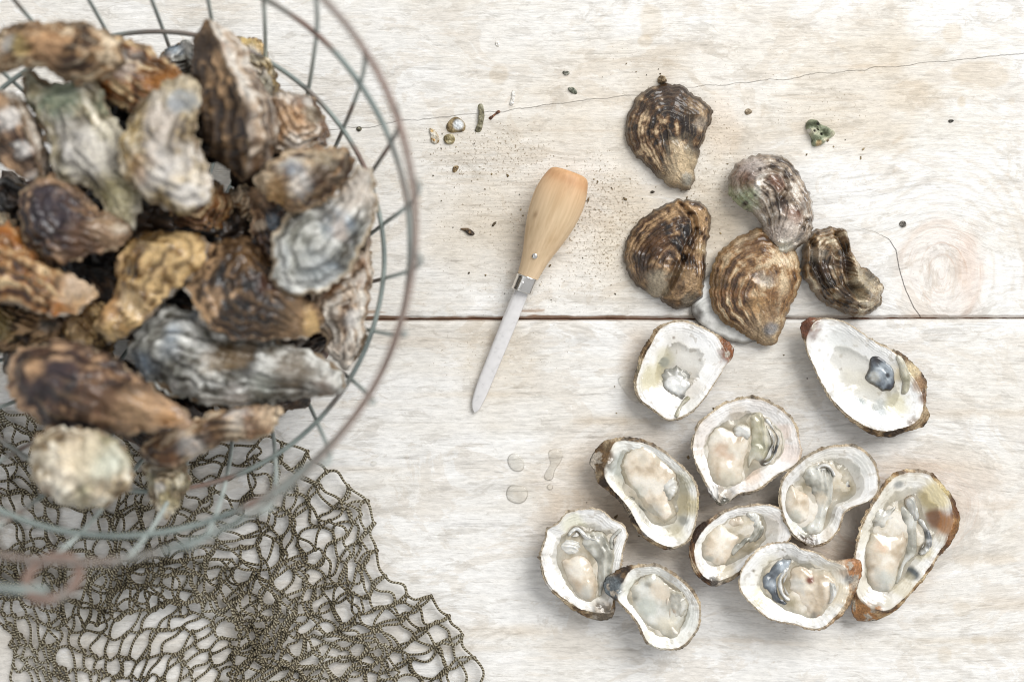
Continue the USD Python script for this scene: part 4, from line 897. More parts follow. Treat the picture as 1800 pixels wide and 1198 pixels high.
half_shell('oyster_half_shell', 'longest opened oyster, far right, with amber stained edge and small dark spot',
    [(1250, 265), (1330, 262), (1400, 267), (1440, 300), (1482, 350), (1524, 400), (1557, 470), (1570, 540), (1550, 610), (1500, 680), (1452, 740), (1410, 802), (1350, 882), (1290, 950), (1230, 1012), (1160, 1062), (1090, 1086), (1020, 1086), (985, 1050), (985, 985), (978, 900), (978, 820), (985, 740), (1000, 650), (1020, 570), (1060, 480), (1110, 400), (1150, 340), (1200, 290)],
    [(1260, 285), (1330, 278), (1390, 290), (1428, 325), (1465, 372), (1502, 420), (1520, 480), (1525, 540), (1505, 600), (1470, 670), (1430, 735), (1385, 800), (1330, 872), (1275, 935), (1220, 985), (1165, 1020), (1110, 1015), (1050, 985), (1015, 950), (995, 880), (992, 810), (998, 740), (1012, 652), (1034, 575), (1074, 485), (1122, 408), (1162, 350), (1206, 308)],
    (1040, 1045), KC, 43, rim=0.018, floor=0.006, bowl=2.7, hr=0.012, hingecol=lin(150, 106, 62), liquor=0.5, ctr=(1250, 640), nac=[lin(206, 200, 184), lin(226, 222, 210), lin(240, 239, 235)], ext=[lin(84, 58, 34), lin(160, 126, 84), lin(206, 186, 150)],
    spots=[(1400, 410, 90, lin(206, 190, 138), 0.8), (1430, 530, 60, lin(134, 84, 36), 0.9), (1490, 560, 60, lin(150, 100, 48), 0.85), (1540, 480, 40, lin(96, 58, 28), 0.8), (1500, 640, 40, lin(110, 70, 36), 0.8), (1300, 820, 34, lin(70, 78, 82), 0.95), (1250, 880, 60, lin(206, 196, 168), 0.6), (1220, 340, 26, lin(120, 124, 124), 0.7), (1160, 980, 40, lin(196, 188, 166), 0.6), (1360, 700, 50, lin(214, 204, 172), 0.7)],
    meats=[dict(part='body', pts=[(1090, 610), (1150, 600), (1210, 600), (1235, 560), (1265, 600), (1270, 680), (1240, 760), (1215, 840), (1180, 900), (1130, 910), (1080, 880), (1055, 810), (1050, 720), (1065, 650)], h=0.0078, pal='pink', lump=0.0012, n=110, spots=[(1150, 850, 70, lin(186, 190, 184), 0.75), (1130, 660, 40, lin(214, 180, 150), 0.6)]),
           dict(part='gills', pts=[(1240, 470), (1290, 480), (1330, 560), (1335, 640), (1310, 720), (1270, 760), (1240, 830), (1215, 860), (1225, 780), (1255, 700), (1262, 620), (1240, 550)], h=0.0056, pal='grey', ridges=0.0011, freq=520, sd=2, lump=0.0014),
           dict(part='adductor_muscle', pts=[(1090, 500), (1130, 450), (1190, 440), (1230, 490), (1230, 560), (1180, 600), (1120, 600), (1080, 560)], h=0.0066, pal='clear', ridges=0.0008, freq=500, sd=3, lump=0.0022, spots=[(1130, 590, 20, lin(120, 92, 70), 0.6)]),
           dict(part='mantle_edge', pts=fringe([(1330, 520), (1365, 570), (1385, 630), (1370, 690), (1335, 720)], 46), h=0.0050, pal='clear', ridges=0.0012, sd=4, spots=[(1378, 610, 30, lin(50, 58, 66), 0.9), (1385, 660, 20, lin(60, 60, 62), .8)]),
           dict(part='mantle_fold', pts=[(1260, 420), (1300, 400), (1325, 450), (1340, 500), (1325, 540), (1290, 520), (1268, 480)], h=0.0068, pal='clear', ridges=0.0010, sd=5, edge=lin(150, 120, 80))])
half_shell('oyster_half_shell', 'ruffled white-rimmed opened oyster with pointed brown hinge at right, overlapping its neighbours',
    [(600, 655), (660, 655), (720, 688), (790, 702), (850, 738), (930, 752), (1040, 760), (1050, 800), (1035, 860), (1010, 920), (985, 980), (950, 1030), (890, 1090), (830, 1125), (770, 1132), (690, 1107), (620, 1095), (550, 1078), (480, 1030), (430, 980), (385, 920), (373, 870), (390, 800), (430, 740), (470, 700), (530, 668)],
    [(600, 662), (660, 662), (720, 696), (788, 712), (850, 750), (910, 768), (950, 790), (965, 850), (968, 910), (950, 965), (920, 1020), (870, 1075), (822, 1112), (770, 1120), (692, 1098), (622, 1086), (554, 1068), (486, 1022), (436, 974), (393, 916), (382, 868), (398, 804), (438, 746), (476, 708), (534, 676)],
    (1012, 810), KC, 45, rim=0.022, floor=0.007, bowl=2.0, hr=0.011, hingecol=lin(150, 104, 66), liquor=0.50, ruffle=0.0022, lift=0.004, tiltpx=(0.0, -0.05, 0.0), ext=[lin(90, 62, 38), lin(166, 134, 96), lin(214, 200, 176)], ctr=(700, 890),
    nac=[lin(212, 208, 196), lin(234, 233, 229), lin(242, 242, 240)],
    spots=[(500, 940, 60, lin(222, 214, 182), 0.6), (880, 800, 60, lin(216, 208, 190), 0.7), (960, 850, 24, lin(120, 124, 124), 0.7), (900, 930, 60, lin(214, 198, 168), 0.6), (450, 805, 8, lin(110, 100, 80), .8), (605, 690, 8, lin(130, 118, 90), .7), (560, 760, 50, lin(220, 214, 196), .6)],
    meats=[dict(part='body', pts=[(650, 800), (700, 780), (760, 800), (830, 800), (880, 860), (885, 930), (850, 990), (800, 1040), (730, 1040), (690, 980), (650, 930), (630, 860)], h=0.0078, pal='cream', lump=0.0024, ridges=0.0006, freq=300, spots=[(750, 850, 22, lin(112, 56, 34), 0.95), (770, 1040, 22, lin(120, 116, 108), 0.7), (715, 1005, 12, lin(176, 120, 80), 0.7), (800, 1050, 14, lin(170, 116, 76), .6), (680, 870, 40, lin(206, 204, 196), 0.6)]),
           dict(part='gills', pts=[(500, 850), (540, 790), (600, 750), (650, 760), (640, 800), (600, 850), (590, 900), (620, 950), (640, 975), (600, 985), (560, 960), (520, 920)], h=0.0045, pal='slate', ridges=0.0014, freq=480, sd=2, lump=0.0016, edge=lin(96, 88, 70)),
           dict(part='mantle_edge', pts=fringe([(640, 780), (600, 830), (592, 890), (615, 940), (650, 965)], 34), h=0.0060, pal='clear', ridges=0.0010, sd=3, edge=lin(80, 66, 48)),
           dict(part='mantle_fold', pts=[(840, 850), (880, 860), (892, 900), (880, 950), (845, 975), (850, 930), (835, 890)], h=0.0078, pal='clear', sd=4, ridges=0.0012)])
half_shell('oyster_half_shell', 'opened oyster at the far left with scalloped white rim',
    [(330, 422), (390, 435), (440, 475), (490, 505), (516, 550), (502, 610), (487, 690), (470, 760), (455, 830), (452, 890), (445, 945), (400, 982), (330, 972), (280, 952), (220, 912), (160, 862), (110, 802), (84, 720), (79, 640), (100, 580), (115, 520), (165, 493), (190, 458), (260, 430)],
    [(330, 430), (388, 443), (436, 482), (484, 512), (506, 552), (492, 610), (476, 690), (458, 760), (444, 830), (438, 880), (420, 925), (360, 935), (300, 925), (232, 890), (172, 846), (122, 790), (96, 716), (90, 642), (110, 584), (126, 526), (172, 500), (196, 466), (264, 438)],
    (400, 952), KB, 47, rim=0.019, floor=0.006, bowl=2.5, hr=0.0095, hingecol=lin(96, 86, 72), liquor=0.52, ruffle=0.0018,
    spots=[(250, 520, 60, lin(222, 220, 190), 0.6), (420, 560, 40, lin(206, 198, 180), 0.6), (130, 800, 30, lin(240, 239, 236), .7), (200, 900, 40, lin(196, 178, 150), .5)],
    meats=[dict(part='body', pts=[(190, 670), (235, 660), (290, 650), (330, 680), (350, 740), (365, 800), (350, 855), (310, 870), (265, 850), (230, 800), (200, 740)], h=0.0078, pal='pink', lump=0.0012, spots=[(310, 830, 34, lin(196, 196, 188), 0.7)]),
           dict(part='gills', pts=[(300, 560), (370, 540), (420, 580), (440, 640), (435, 710), (400, 800), (370, 850), (355, 780), (335, 690), (300, 640), (280, 600)], h=0.0062, pal='grey', ridges=0.0010, freq=460, sd=2, lump=0.0014),
           dict(part='adductor_muscle', pts=[(182, 630), (200, 580), (240, 570), (285, 600), (290, 640), (255, 672), (210, 668)], h=0.0068, pal='clear', ridges=0.0008, sd=3, lump=0.002, lift=0.001, spots=[(260, 690, 26, lin(170, 140, 116), 0.6)]),
           dict(part='mantle_edge', pts=fringe([(220, 560), (255, 525), (300, 560), (340, 575), (380, 560)], 34), h=0.0060, pal='clear', ridges=0.0014, sd=4, edge=lin(120, 112, 96)),
           dict(part='mantle_fold', pts=fringe([(480, 520), (455, 545), (430, 575), (432, 630)], 22), h=0.0040, pal='grey', ridges=0.0010, sd=5, edge=lin(70, 60, 50))])
half_shell('oyster_half_shell', 'lowest opened oyster, blue-grey hinge at its upper left, beside the scalloped one',
    [(600, 690), (660, 696), (722, 730), (784, 772), (832, 830), (862, 882), (869, 950), (856, 1020), (822, 1072), (780, 1110), (700, 1122), (640, 1112), (588, 1080), (566, 1030), (528, 962), (478, 910), (440, 868), (400, 842), (388, 790), (428, 748), (490, 708), (540, 692)],
    [(600, 706), (655, 710), (714, 744), (772, 786), (818, 838), (848, 888), (855, 950), (842, 1016), (810, 1062), (770, 1098), (700, 1110), (644, 1100), (598, 1068), (576, 1022), (538, 956), (490, 904), (456, 865), (462, 820), (490, 770), (510, 730), (548, 710)],
    (425, 800), KB, 49, rim=0.020, floor=0.006, bowl=2.6, hr=0.0095, hingecol=lin(92, 100, 104), liquor=0.52, lift=0.003, tiltpx=(0.03, 0.05, 0.0), ctr=(665, 900), nac=[lin(206, 206, 192), lin(226, 225, 216), lin(239, 239, 235)],
    spots=[(520, 800, 40, lin(216, 216, 200), 0.6), (530, 840, 12, lin(90, 76, 60), 0.7), (800, 960, 50, lin(206, 208, 200), 0.6), (660, 1060, 50, lin(232, 230, 216), 0.7)],
    meats=[dict(part='body', pts=[(520, 830), (560, 770), (620, 745), (690, 780), (750, 830), (790, 880), (780, 950), (755, 1020), (740, 1050), (690, 1040), (620, 1000), (560, 940), (525, 880)], h=0.0070, pal='grey', lump=0.0012, n=110, spots=[(660, 830, 60, lin(220, 204, 182), 0.8), (600, 900, 60, lin(186, 190, 180), 0.7), (690, 990, 60, lin(220, 210, 188), 0.7), (595, 785, 18, lin(130, 126, 114), 0.7)]),
           dict(part='adductor_muscle', pts=[(692, 880), (710, 835), (750, 822), (788, 860), (785, 920), (755, 950), (710, 950)], h=0.0052, pal='clear', ridges=0.0010, freq=420, sd=3, lift=0.0050, lump=0.0022, spots=[(715, 930, 20, lin(200, 176, 150), 0.7)]),
           dict(part='mantle_edge', pts=fringe([(700, 850), (690, 910), (700, 970), (745, 1040)], 18), h=0.0070, pal='cream', ridges=0.0006, sd=4)])

# ------------------------------------------------------------------ oyster knife
def knife():
    butt, tip = np.array([1003.0, 301.0]), np.array([831.0, 723.0])
    z_b, z_t = 0.0172, 0.0022
    A, B = W(*butt, z_b), W(*tip, z_t)
    ax = (B - A) / np.linalg.norm(B - A)
    side = np.cross([0, 0, 1.0], ax); side /= np.linalg.norm(side)
    up = np.cross(ax, side)
    Lk = np.linalg.norm(B - A)
    base = np.r_[(A + B)[:2] / 2, 0.0]
    root = thing('oyster_knife', 'oyster knife with pear-shaped pale wood handle and straight blunt steel blade', 'oyster knife', base)
    RP = str(root.GetPath())
    Fm = np.stack([ax, side, up], 1)
    place = lambda v: np.asarray(v) @ Fm.T + A - base
    u = Lk / 458.0
    prof = np.array([(0, 0.5), (0.2, 13), (1.2, 24), (3.6, 31), (9, 35.8), (19, 39.5), (30, 42.5), (45, 45), (62, 45.6), (84, 43.8), (107, 39.6), (130, 33.6), (150, 27.8), (168, 23.4), (182, 21.0), (192, 19.6), (199, 19.0)], float) * u
    tt = np.linspace(0, len(prof) - 1, 90)
    cs = CubicSpline(range(len(prof)), prof)
    pr = cs(tt); pr[:, 1] = np.maximum(pr[:, 1], 0.0002)
    th = np.linspace(0, 2 * np.pi, 64, endpoint=False)
    R = np.stack([np.broadcast_to(pr[:, :1], (90, 64)), pr[:, 1:] * np.cos(th)[None], pr[:, 1:] * np.sin(th)[None] * 0.80], -1)
    R[..., 0] -= 0.05 * R[..., 1] * np.exp(-pr[:, :1] / 0.006)
    v, f = loft(R)
    q = v * 60
    endg = np.clip(1 - v[:, 0] / 0.030, 0, 1) ** 1.5
    c = lin(217, 192, 158) * (1 + 0.0 * q[:, :1])
    c = c * (1 - 0.85 * endg[:, None]) + lin(200, 152, 106) * 0.85 * endg[:, None]
    sh = np.exp(-((v[:, 0] - 0.006) / 0.003) ** 2)[:, None] * 0.25
    c = c * (1 - sh) + lin(176, 112, 62) * sh
    kn = np.exp(-(((v[:, 0] - 0.033) / 0.0022) ** 2 + ((v[:, 1] - -0.010) / 0.0010) ** 2))[:, None] * (v[:, 2:] > 0)
    c = c * (1 - 0.6 * kn) + lin(120, 84, 52) * 0.6 * kn
    low = smoothstep(0.050, 0.072, v[:, 0])[:, None] * 0.35
    c = c * (1 - low) + lin(206, 186, 160) * low
    put('handle', place(v), f, M['handle'], RP, col=c, obj=v + 0.35)
    # rivet
    rs = trimesh.creation.icosphere(2, 1.0)
    x0 = 160 * u
    zr = np.interp(x0, pr[:, 0], pr[:, 1]) * 0.80
    put('rivet', place(rs.vertices * [5.3 * u, 5.3 * u, 0.0011] + [x0, -2 * u, zr - 0.00015]), rs.faces, M['ferrule_steel'], RP)
    # ferrule with rolled ends and a dent
    xs = np.array([198, 198.6, 200, 201.5, 203, 222, 224, 225.6, 227, 227, 200]) * u
    rr = np.array([18.6, 19.8, 20.4, 19.9, 19.4, 19.2, 19.6, 19.6, 18.8, 15, 15]) * u
    R = np.stack([np.broadcast_to(xs[:, None], (11, 64)), rr[:, None] * np.cos(th)[None], rr[:, None] * np.sin(th)[None] * 0.85], -1)
    dent = np.exp(-((R[..., 0] - 211 * u) / (5 * u)) ** 2 - ((R[..., 1] + 3 * u) / (5 * u)) ** 2) * (R[..., 2] > 0)
    R[..., 2] -= 0.0006 * dent
    R[..., 0] -= 0.06 * R[..., 1]
    v, f = loft(R)
    fer = put('ferrule', place(v), f, M['ferrule_steel'], RP)
    pn = trimesh.creation.icosphere(2, 1.0)
    put('nail', place(pn.vertices * [2.4 * u, 2.4 * u, 0.0007] + [211 * u, -4 * u, 19.3 * u * 0.85 - 0.0003]), pn.faces, M['blade_steel'], str(fer.GetPath()))
    # blade
    n = 70
    x = np.linspace(222, 458, n)
    hw = np.interp(x, [222, 240, 300, 400, 430, 444, 452, 456, 458], [12.5, 13.2, 13.6, 12.6, 11.2, 9.0, 6.2, 3.4, 0.8])
    cy = np.interp(x, [222, 400, 440, 458], [0, 0, 1.0, 3.5])
    sec = np.array([(-1.0, 0.0), (-0.86, 0.42), (-0.55, 0.85), (0.0, 1.0), (0.52, 0.86), (0.9, 0.30), (1.0, 0.0), (0.86, -0.42), (0.5, -0.85), (0, -1.0), (-0.5, -0.85), (-0.86, -0.42)])
    tk = np.interp(x, [222, 300, 430, 458], [5.6, 4.4, 2.8, 0.8])
    R = np.stack([np.broadcast_to(x[:, None], (n, 12)), cy[:, None] + hw[:, None] * sec[:, 0][None], tk[:, None] * sec[:, 1][None]], -1) * u
    v, f = loft(R)
    put('blade', place(v), f, M['blade_steel'], RP)
knife()

# ------------------------------------------------------------------ wire basket
TILT = 0.060
BASE = np.array([-0.2045, 0.0420, 0.013])
Rb = trimesh.transformations.euler_matrix(-TILT, 0.012, 0)[:3, :3]
bp = lambda p: np.asarray(p, float) @ Rb.T
def wire_colour(v, seed, rust=0.35, base=(138, 148, 144), dark=(92, 102, 100), ang_rust=False):
    g = fbm(v * 60, 3, seed)[:, None]
    c = lin(*dark) + (lin(*base) - lin(*dark)) * np.clip(g * 1.6 - 0.1, 0, 1)
    r = smoothstep(0.62 - rust * 0.35, 0.78 - rust * 0.3, fbm(v * 30 + 4, 3, seed + 1))[:, None] * 0.85
    if ang_rust:
        a_ = np.arctan2(v[:, 1] - BASE[1], v[:, 0] - BASE[0])
        k_ = smoothstep(-0.95, -0.55, a_) * (1 - smoothstep(1.4, 2.0, a_))
        r = np.maximum(r * 0.7, (k_ * (0.45 + 0.75 * fbm(v * 26, 3, seed + 5)))[:, None].clip(0, 0.92))
    return c * (1 - r) + (lin(98, 74, 64) + (lin(150, 120, 106) - lin(98, 74, 64)) * fbm(v * 220, 2, seed)[:, None]) * r
bk = thing('wire_basket', 'round galvanised wire basket with rusty brown rim, heaped with oysters', 'basket', BASE)
BP = str(bk.GetPath())
def wire(name, path, r, seed, closed_path=False, sides=10, parent=None, **kw):
    p = np.asarray(path, float)
    p = p + 0.0016 * (np.stack([fbm(p * 14, 2, seed), fbm(p * 14, 2, seed + 1), fbm(p * 14, 2, seed + 2)], 1) - 0.5)
    v, f = tube(bp(p), r, sides, closed_path)
    return put(name, v, f, M['metal_wire'], parent or BP, col=wire_colour(v + BASE, seed, **kw), wet=np.zeros(len(v)))
zs, rs_ = [0.004, 0.030, 0.073, 0.129, 0.196], [0.100, 0.114, 0.131, 0.1495, 0.1552]
prof_r = CubicSpline(zs, rs_)
ta = np.linspace(0, 2 * np.pi, 160, endpoint=False)
circ = lambda r, z: np.stack([r * np.cos(ta), r * np.sin(ta), np.full(160, z)], 1)
wire('rim', circ(0.1565, 0.1965), 0.0016, 1, True, 12, rust=0.55, ang_rust=True)
wire('hoop', circ(0.1500, 0.129), 0.0016, 2, True, rust=0.2)
wire('hoop', circ(0.1308, 0.073), 0.0014, 3, True, rust=0.3)
wire('base_ring', circ(0.1010, 0.0035), 0.0032, 4, True, 12, rust=0.9, dark=(44, 36, 34), base=(84, 70, 64))
wire('base_hoop', circ(0.0950, 0.0100), 0.0020, 5, True, rust=0.3)
for i in range(27):
    a = math.radians(8.7 + i * 360 / 27)
    z = np.r_[np.linspace(0.004, 0.1965, 22)]
    r = prof_r(z) + 0.0022
    p = np.stack([r * math.cos(a), r * math.sin(a), z], 1)
    fl = np.array([[x * math.cos(a), x * math.sin(a), 0.0025] for x in np.linspace(0.030, 0.092, 5)])
    wire('rib', np.vstack([fl, p]), 0.00125, 10 + i, sides=8, rust=0.15, base=(190, 200, 197), dark=(140, 150, 148))
wire('floor_ring', circ(0.031, 0.0045), 0.0018, 6, True, rust=0.4)
ea = [math.radians(-93.0), math.radians(87.0)]
for k, a in enumerate(ea):
    s = np.linspace(0, 2 * np.pi, 40, endpoint=False)
    loop = np.stack([(0.1565 + 0.0065 + 0.0085 * np.cos(s)) * math.cos(a) - 0.0115 * np.sin(s) * math.sin(a), (0.1565 + 0.0065 + 0.0085 * np.cos(s)) * math.sin(a) + 0.0115 * np.sin(s) * math.cos(a), 0.200 + 0.010 * np.cos(s)], 1)
    wire('ear', loop, 0.0024, 50 + k, True, 10, rust=0.95)
s = np.linspace(ea[0], ea[1] - 2 * np.pi, 60)
wire('bail_handle', np.stack([(0.168 + 0.022 * np.sin((s - ea[0]) / -1)) * np.cos(s), (0.168 + 0.006 * np.sin((s - ea[0]) / -1)) * np.sin(s), 0.207 + 0.012 * np.sin((s - ea[0]) / -1)], 1), 0.0022, 60, rust=0.25)

# ------------------------------------------------------------------ oysters heaped in the basket
def S(*t):
    return [lin(*x) for x in t]
P_TAN = S((56, 36, 18), (158, 124, 86), (232, 212, 182), (130, 82, 40))
P_CREAM = S((104, 84, 58), (196, 178, 146), (246, 238, 220), (150, 150, 120))
P_GREEN = S((88, 78, 54), (190, 178, 146), (244, 236, 218), (206, 200, 180))
P_RUST = S((58, 32, 12), (146, 96, 46), (222, 194, 150), (164, 98, 32))
P_OLIVE = S((74, 56, 24), (166, 142, 92), (232, 218, 190), (230, 222, 212))
P_DARK = S((16, 10, 6), (62, 42, 24), (180, 146, 108), (38, 24, 14))
P_PURP = S((22, 14, 15), (78, 54, 42), (190, 156, 122), (44, 34, 40))
P_GREY = S((66, 60, 48), (146, 146, 138), (226, 226, 220), (132, 146, 160))
P_PALE = S((92, 68, 46), (196, 172, 146), (240, 232, 220), (140, 98, 64))
P_YEL = S((42, 27, 8), (122, 88, 38), (210, 178, 126), (90, 58, 18))
def pile_oyster(label, pts, umbo, z, pal, seed, Ht=0.009, Hb=0.010, roll=0.0, pitch=0.0, widen=1.0, pal2=None, spots=(), n=110, nr=30, **kw):
    O = closed(W2(pts, z), n)
    c = centroid(O)
    O = c + (O - c) * (1.015 + 0.22 * (fbm(np.c_[O * 75, np.full(n, seed * 1.0)], 3, seed + 50) - 0.5) + 0.14 * (fbm(np.c_[O * 210, np.full(n, seed * 1.0)], 3, seed + 51) - 0.5))[:, None]
    dv = O - c
    ev, evec = np.linalg.eigh(dv.T @ dv)
    la = evec[:, 1]
    la = la * np.sign(la[0] if abs(la[0]) > abs(la[1]) else la[1]); pa = np.array([-la[1], la[0]])
    sc = lambda p: c + np.outer((p - c) @ la, la) + np.outer((p - c) @ pa, pa) * widen
    O = sc(O); U = sc(W2([umbo], z))[0]
    sp = []
    for (x, y, r, cc, st) in spots:
        p = sc(W2([(x, y)], z))[0]
        sp.append((p[0], p[1], r * PX, cc, st))
    kw.setdefault('lump', 0.0095); kw.setdefault('amp', 0.0024); kw.setdefault('wave', 0.0030); kw.setdefault('lam', 9); kw.setdefault('wet', 0.35); kw.setdefault('fray', 0.0028); kw.setdefault('power', 1.05); kw.setdefault('ledge', 0.75); kw.setdefault('band', 1.3)
    Ht, Hb = Ht * 1.18, Hb * 1.1
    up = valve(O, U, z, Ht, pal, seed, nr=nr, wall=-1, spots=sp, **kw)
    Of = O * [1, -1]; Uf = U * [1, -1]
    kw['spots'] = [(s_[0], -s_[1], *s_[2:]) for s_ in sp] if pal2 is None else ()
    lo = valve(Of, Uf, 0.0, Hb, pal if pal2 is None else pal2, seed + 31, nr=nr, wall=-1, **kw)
    R1 = trimesh.transformations.rotation_matrix(math.radians(roll), [la[0], la[1], 0])[:3, :3] @ trimesh.transformations.rotation_matrix(math.radians(pitch), [pa[0], pa[1], 0])[:3, :3]
    ctr = np.r_[c, z]
    root = thing('oyster', label, 'oyster', ctr)
    RP = str(root.GetPath())
    v = (up[0] - ctr) @ R1.T
    put('upper_valve', v, up[1], M['shell'], RP, col=up[2], wet=up[3])
    vl = lo[0] * [1, -1, -1] + [0, 0, z - 0.0009]
    put('lower_valve', (vl - ctr) @ R1.T, lo[1], M['shell'], RP, col=lo[2], wet=lo[3])
    return root

WH, YE, BR, DB, GRN, BLU, PNK = lin(226, 222, 216), lin(176, 156, 96), lin(140, 96, 56), lin(44, 32, 24), lin(132, 146, 124), lin(150, 166, 180), lin(218, 198, 176)
pile_oyster('lumpy tan and brown oyster lying across the top left corner of the heap', [(-40, 84), (0, 58), (45, 38), (95, 44), (140, 42), (190, 60), (212, 88), (196, 120), (150, 138), (110, 140), (75, 118), (35, 116), (5, 124), (-40, 120)], (-36, 100), 0.140, P_TAN, 101, roll=12, wet=0.2,
            spots=[(95, 85, 28, lin(216, 172, 128), 0.7), (45, 85, 16, YE, 0.7), (20, 80, 14, WH, 0.6), (110, 120, 30, DB, 0.4)])
pile_oyster('dark oyster on its edge with white layered lips at the left picture border', [(-45, 168), (8, 168), (40, 195), (62, 235), (77, 280), (72, 328), (48, 318), (10, 292), (-40, 260)], (60, 325), 0.118, P_PURP, 102, Hb=0.015, roll=-48, widen=1.4, pal2=P_PALE, spots=[(45, 210, 16, WH, 0.9), (62, 262, 16, WH, 0.9), (68, 310, 14, WH, 0.8), (10, 230, 34, lin(82, 66, 54), 0.8)])
pile_oyster('long greenish white fluted oyster near the left of the heap, green at its top', [(42, 122), (80, 138), (125, 146), (168, 148), (192, 190), (214, 235), (224, 292), (246, 335), (256, 372), (236, 396), (192, 384), (168, 336), (140, 322), (110, 312), (88, 270), (62, 205)], (240, 388), 0.120, P_GREEN, 103, Ht=0.012, wave=0.006, wet=0.15, spots=[(110, 165, 46, GRN, 0.9), (190, 180, 24, GRN, 0.6), (170, 280, 40, WH, 0.55), (215, 350, 34, lin(206, 196, 142), 0.5), (130, 240, 30, WH, 0.4)])
pile_oyster('orange-brown oyster under the top left lumpy one', [(150, 120), (200, 72), (268, 88), (322, 128), (347, 166), (338, 205), (285, 202), (240, 200), (195, 178)], (335, 190), 0.112, P_RUST, 104, roll=8, spots=[(300, 165, 40, lin(176, 116, 50), 0.7), (230, 120, 24, WH, 0.5)])
pile_oyster('teardrop oyster, olive at its narrow top and chalky white at its broad end', [(318, 142), (345, 156), (348, 190), (344, 240), (362, 285), (370, 328), (342, 366), (302, 366), (250, 338), (218, 302), (216, 250), (234, 202), (270, 162)], (335, 150), 0.135, P_OLIVE, 105, Ht=0.013, wet=0.2, spots=[(305, 300, 50, WH, 0.75), (300, 230, 34, lin(216, 204, 190), 0.7), (325, 185, 18, BLU, 0.6), (335, 345, 24, WH, 0.8), (250, 290, 24, lin(190, 150, 110), 0.6)])
pile_oyster('tall dark oyster standing on edge with a pinkish white right side', [(358, 36), (384, 62), (420, 112), (450, 165), (462, 220), (452, 285), (425, 310), (388, 300), (360, 260), (350, 190), (350, 100)], (362, 42), 0.118, P_DARK, 106, Ht=0.012, Hb=0.018, roll=-62, widen=1.3, pal2=P_PALE, hinge_pale=0.1, spots=[(370, 120, 60, lin(48, 34, 22), 0.8), (395, 220, 60, lin(58, 40, 24), 0.7)])
pile_oyster('small grey-tipped oyster peeping out behind the heap beside the dark standing one', [(272, 112), (300, 84), (325, 72), (346, 88), (350, 122), (330, 140), (295, 146)], (330, 78), 0.070, P_GREY, 107, spots=[(310, 92, 14, BLU, 0.8), (332, 86, 9, DB, 0.5), (290, 125, 24, BR, 0.6)])
pile_oyster('olive-yellow oyster half hidden at the upper rim of the heap', [(392, 70), (425, 66), (456, 74), (466, 100), (450, 120), (415, 114)], (396, 80), 0.066, P_YEL, 108, spots=[(430, 82, 30, lin(186, 164, 106), 0.8), (448, 104, 14, WH, 0.8)])
pile_oyster('grey-brown oyster below the olive-yellow one at the upper rim', [(420, 108), (450, 96), (476, 106), (488, 145), (486, 195), (460, 200), (436, 160)], (440, 100), 0.076, P_OLIVE, 109, roll=14, pal2=P_GREY, spots=[(455, 110, 14, lin(60, 54, 44), 0.7), (462, 160, 16, lin(170, 166, 150), 0.7)])
pile_oyster('tan pink oyster with layered pale right edge near the upper right of the heap', [(470, 200), (490, 162), (515, 158), (548, 170), (568, 205), (572, 248), (545, 268), (505, 275), (476, 250)], (500, 160), 0.095, P_PALE, 110, roll=20, spots=[(500, 220, 30, lin(206, 166, 124), 0.7), (545, 200, 16, lin(150, 140, 120), 0.8), (562, 195, 10, lin(90, 66, 44), 0.7), (540, 182, 10, WH, 0.7)])
pile_oyster('stubby rounded tan and grey oyster pointing left, right side of the heap', [(446, 318), (468, 288), (500, 268), (545, 256), (595, 258), (622, 280), (616, 310), (590, 340), (560, 362), (518, 374), (480, 352)], (450, 316), 0.122, P_TAN, 111, Ht=0.012, roll=-10, spots=[(525, 310, 20, BLU, 0.6), (530, 335, 18, WH, 0.6), (580, 280, 26, lin(176, 164, 140), 0.7), (575, 318, 16, lin(70, 46, 28), 0.7), (490, 350, 20, lin(190, 150, 96), 0.6)])
pile_oyster('dark purple-brown oyster with pale edge, tucked left of the blue-grey one', [(448, 334), (470, 338), (508, 365), (500, 425), (486, 480), (466, 470), (446, 430), (441, 380)], (455, 340), 0.100, P_PURP, 112, roll=22, pal2=P_PALE, spots=[(452, 400, 8, lin(190, 172, 150), 0.8), (480, 395, 14, BLU, 0.4)])
pile_oyster('broad blue-grey oyster with cream rim at the right edge of the heap', [(642, 288), (658, 345), (652, 400), (624, 458), (586, 505), (532, 518), (492, 502), (480, 452), (498, 392), (538, 366), (592, 338)], (648, 300), 0.118, P_GREY, 113, Ht=0.010, roll=6, wet=0.5, rim=lin(206, 186, 156), spots=[(595, 395, 24, BLU, 0.8), (575, 380, 14, lin(84, 80, 72), 0.8), (600, 410, 14, lin(214, 196, 180), 0.7), (540, 440, 40, lin(160, 160, 148), 0.5), (630, 340, 34, lin(214, 200, 184), 0.7), (565, 470, 30, lin(140, 152, 160), 0.5)])
pile_oyster('pale cream oyster standing against the wires at the right of the heap', [(645, 395), (650, 470), (640, 555), (622, 622), (598, 642), (574, 606), (556, 565), (566, 515), (605, 470)], (600, 640), 0.088, P_PALE, 114, roll=24, widen=1.2, spots=[(580, 500, 20, BR, 0.7), (610, 560, 14, WH, 0.8), (585, 565, 14, lin(84, 70, 56), 0.6)])
pile_oyster('oyster seen edge-on, dark brown above and pinkish lamellae below, in the middle right', [(344, 500), (352, 450), (398, 416), (450, 418), (478, 462), (502, 500), (548, 535), (556, 582), (520, 594), (440, 598), (380, 574)], (548, 585), 0.110, P_DARK, 115, Ht=0.013, Hb=0.014, roll=-42, widen=1.25, pal2=P_PALE, spots=[(430, 450, 50, lin(84, 58, 26), 0.6), (540, 575, 16, lin(210, 176, 120), 0.7), (460, 520, 20, lin(90, 56, 40), 0.6)], lam=10)
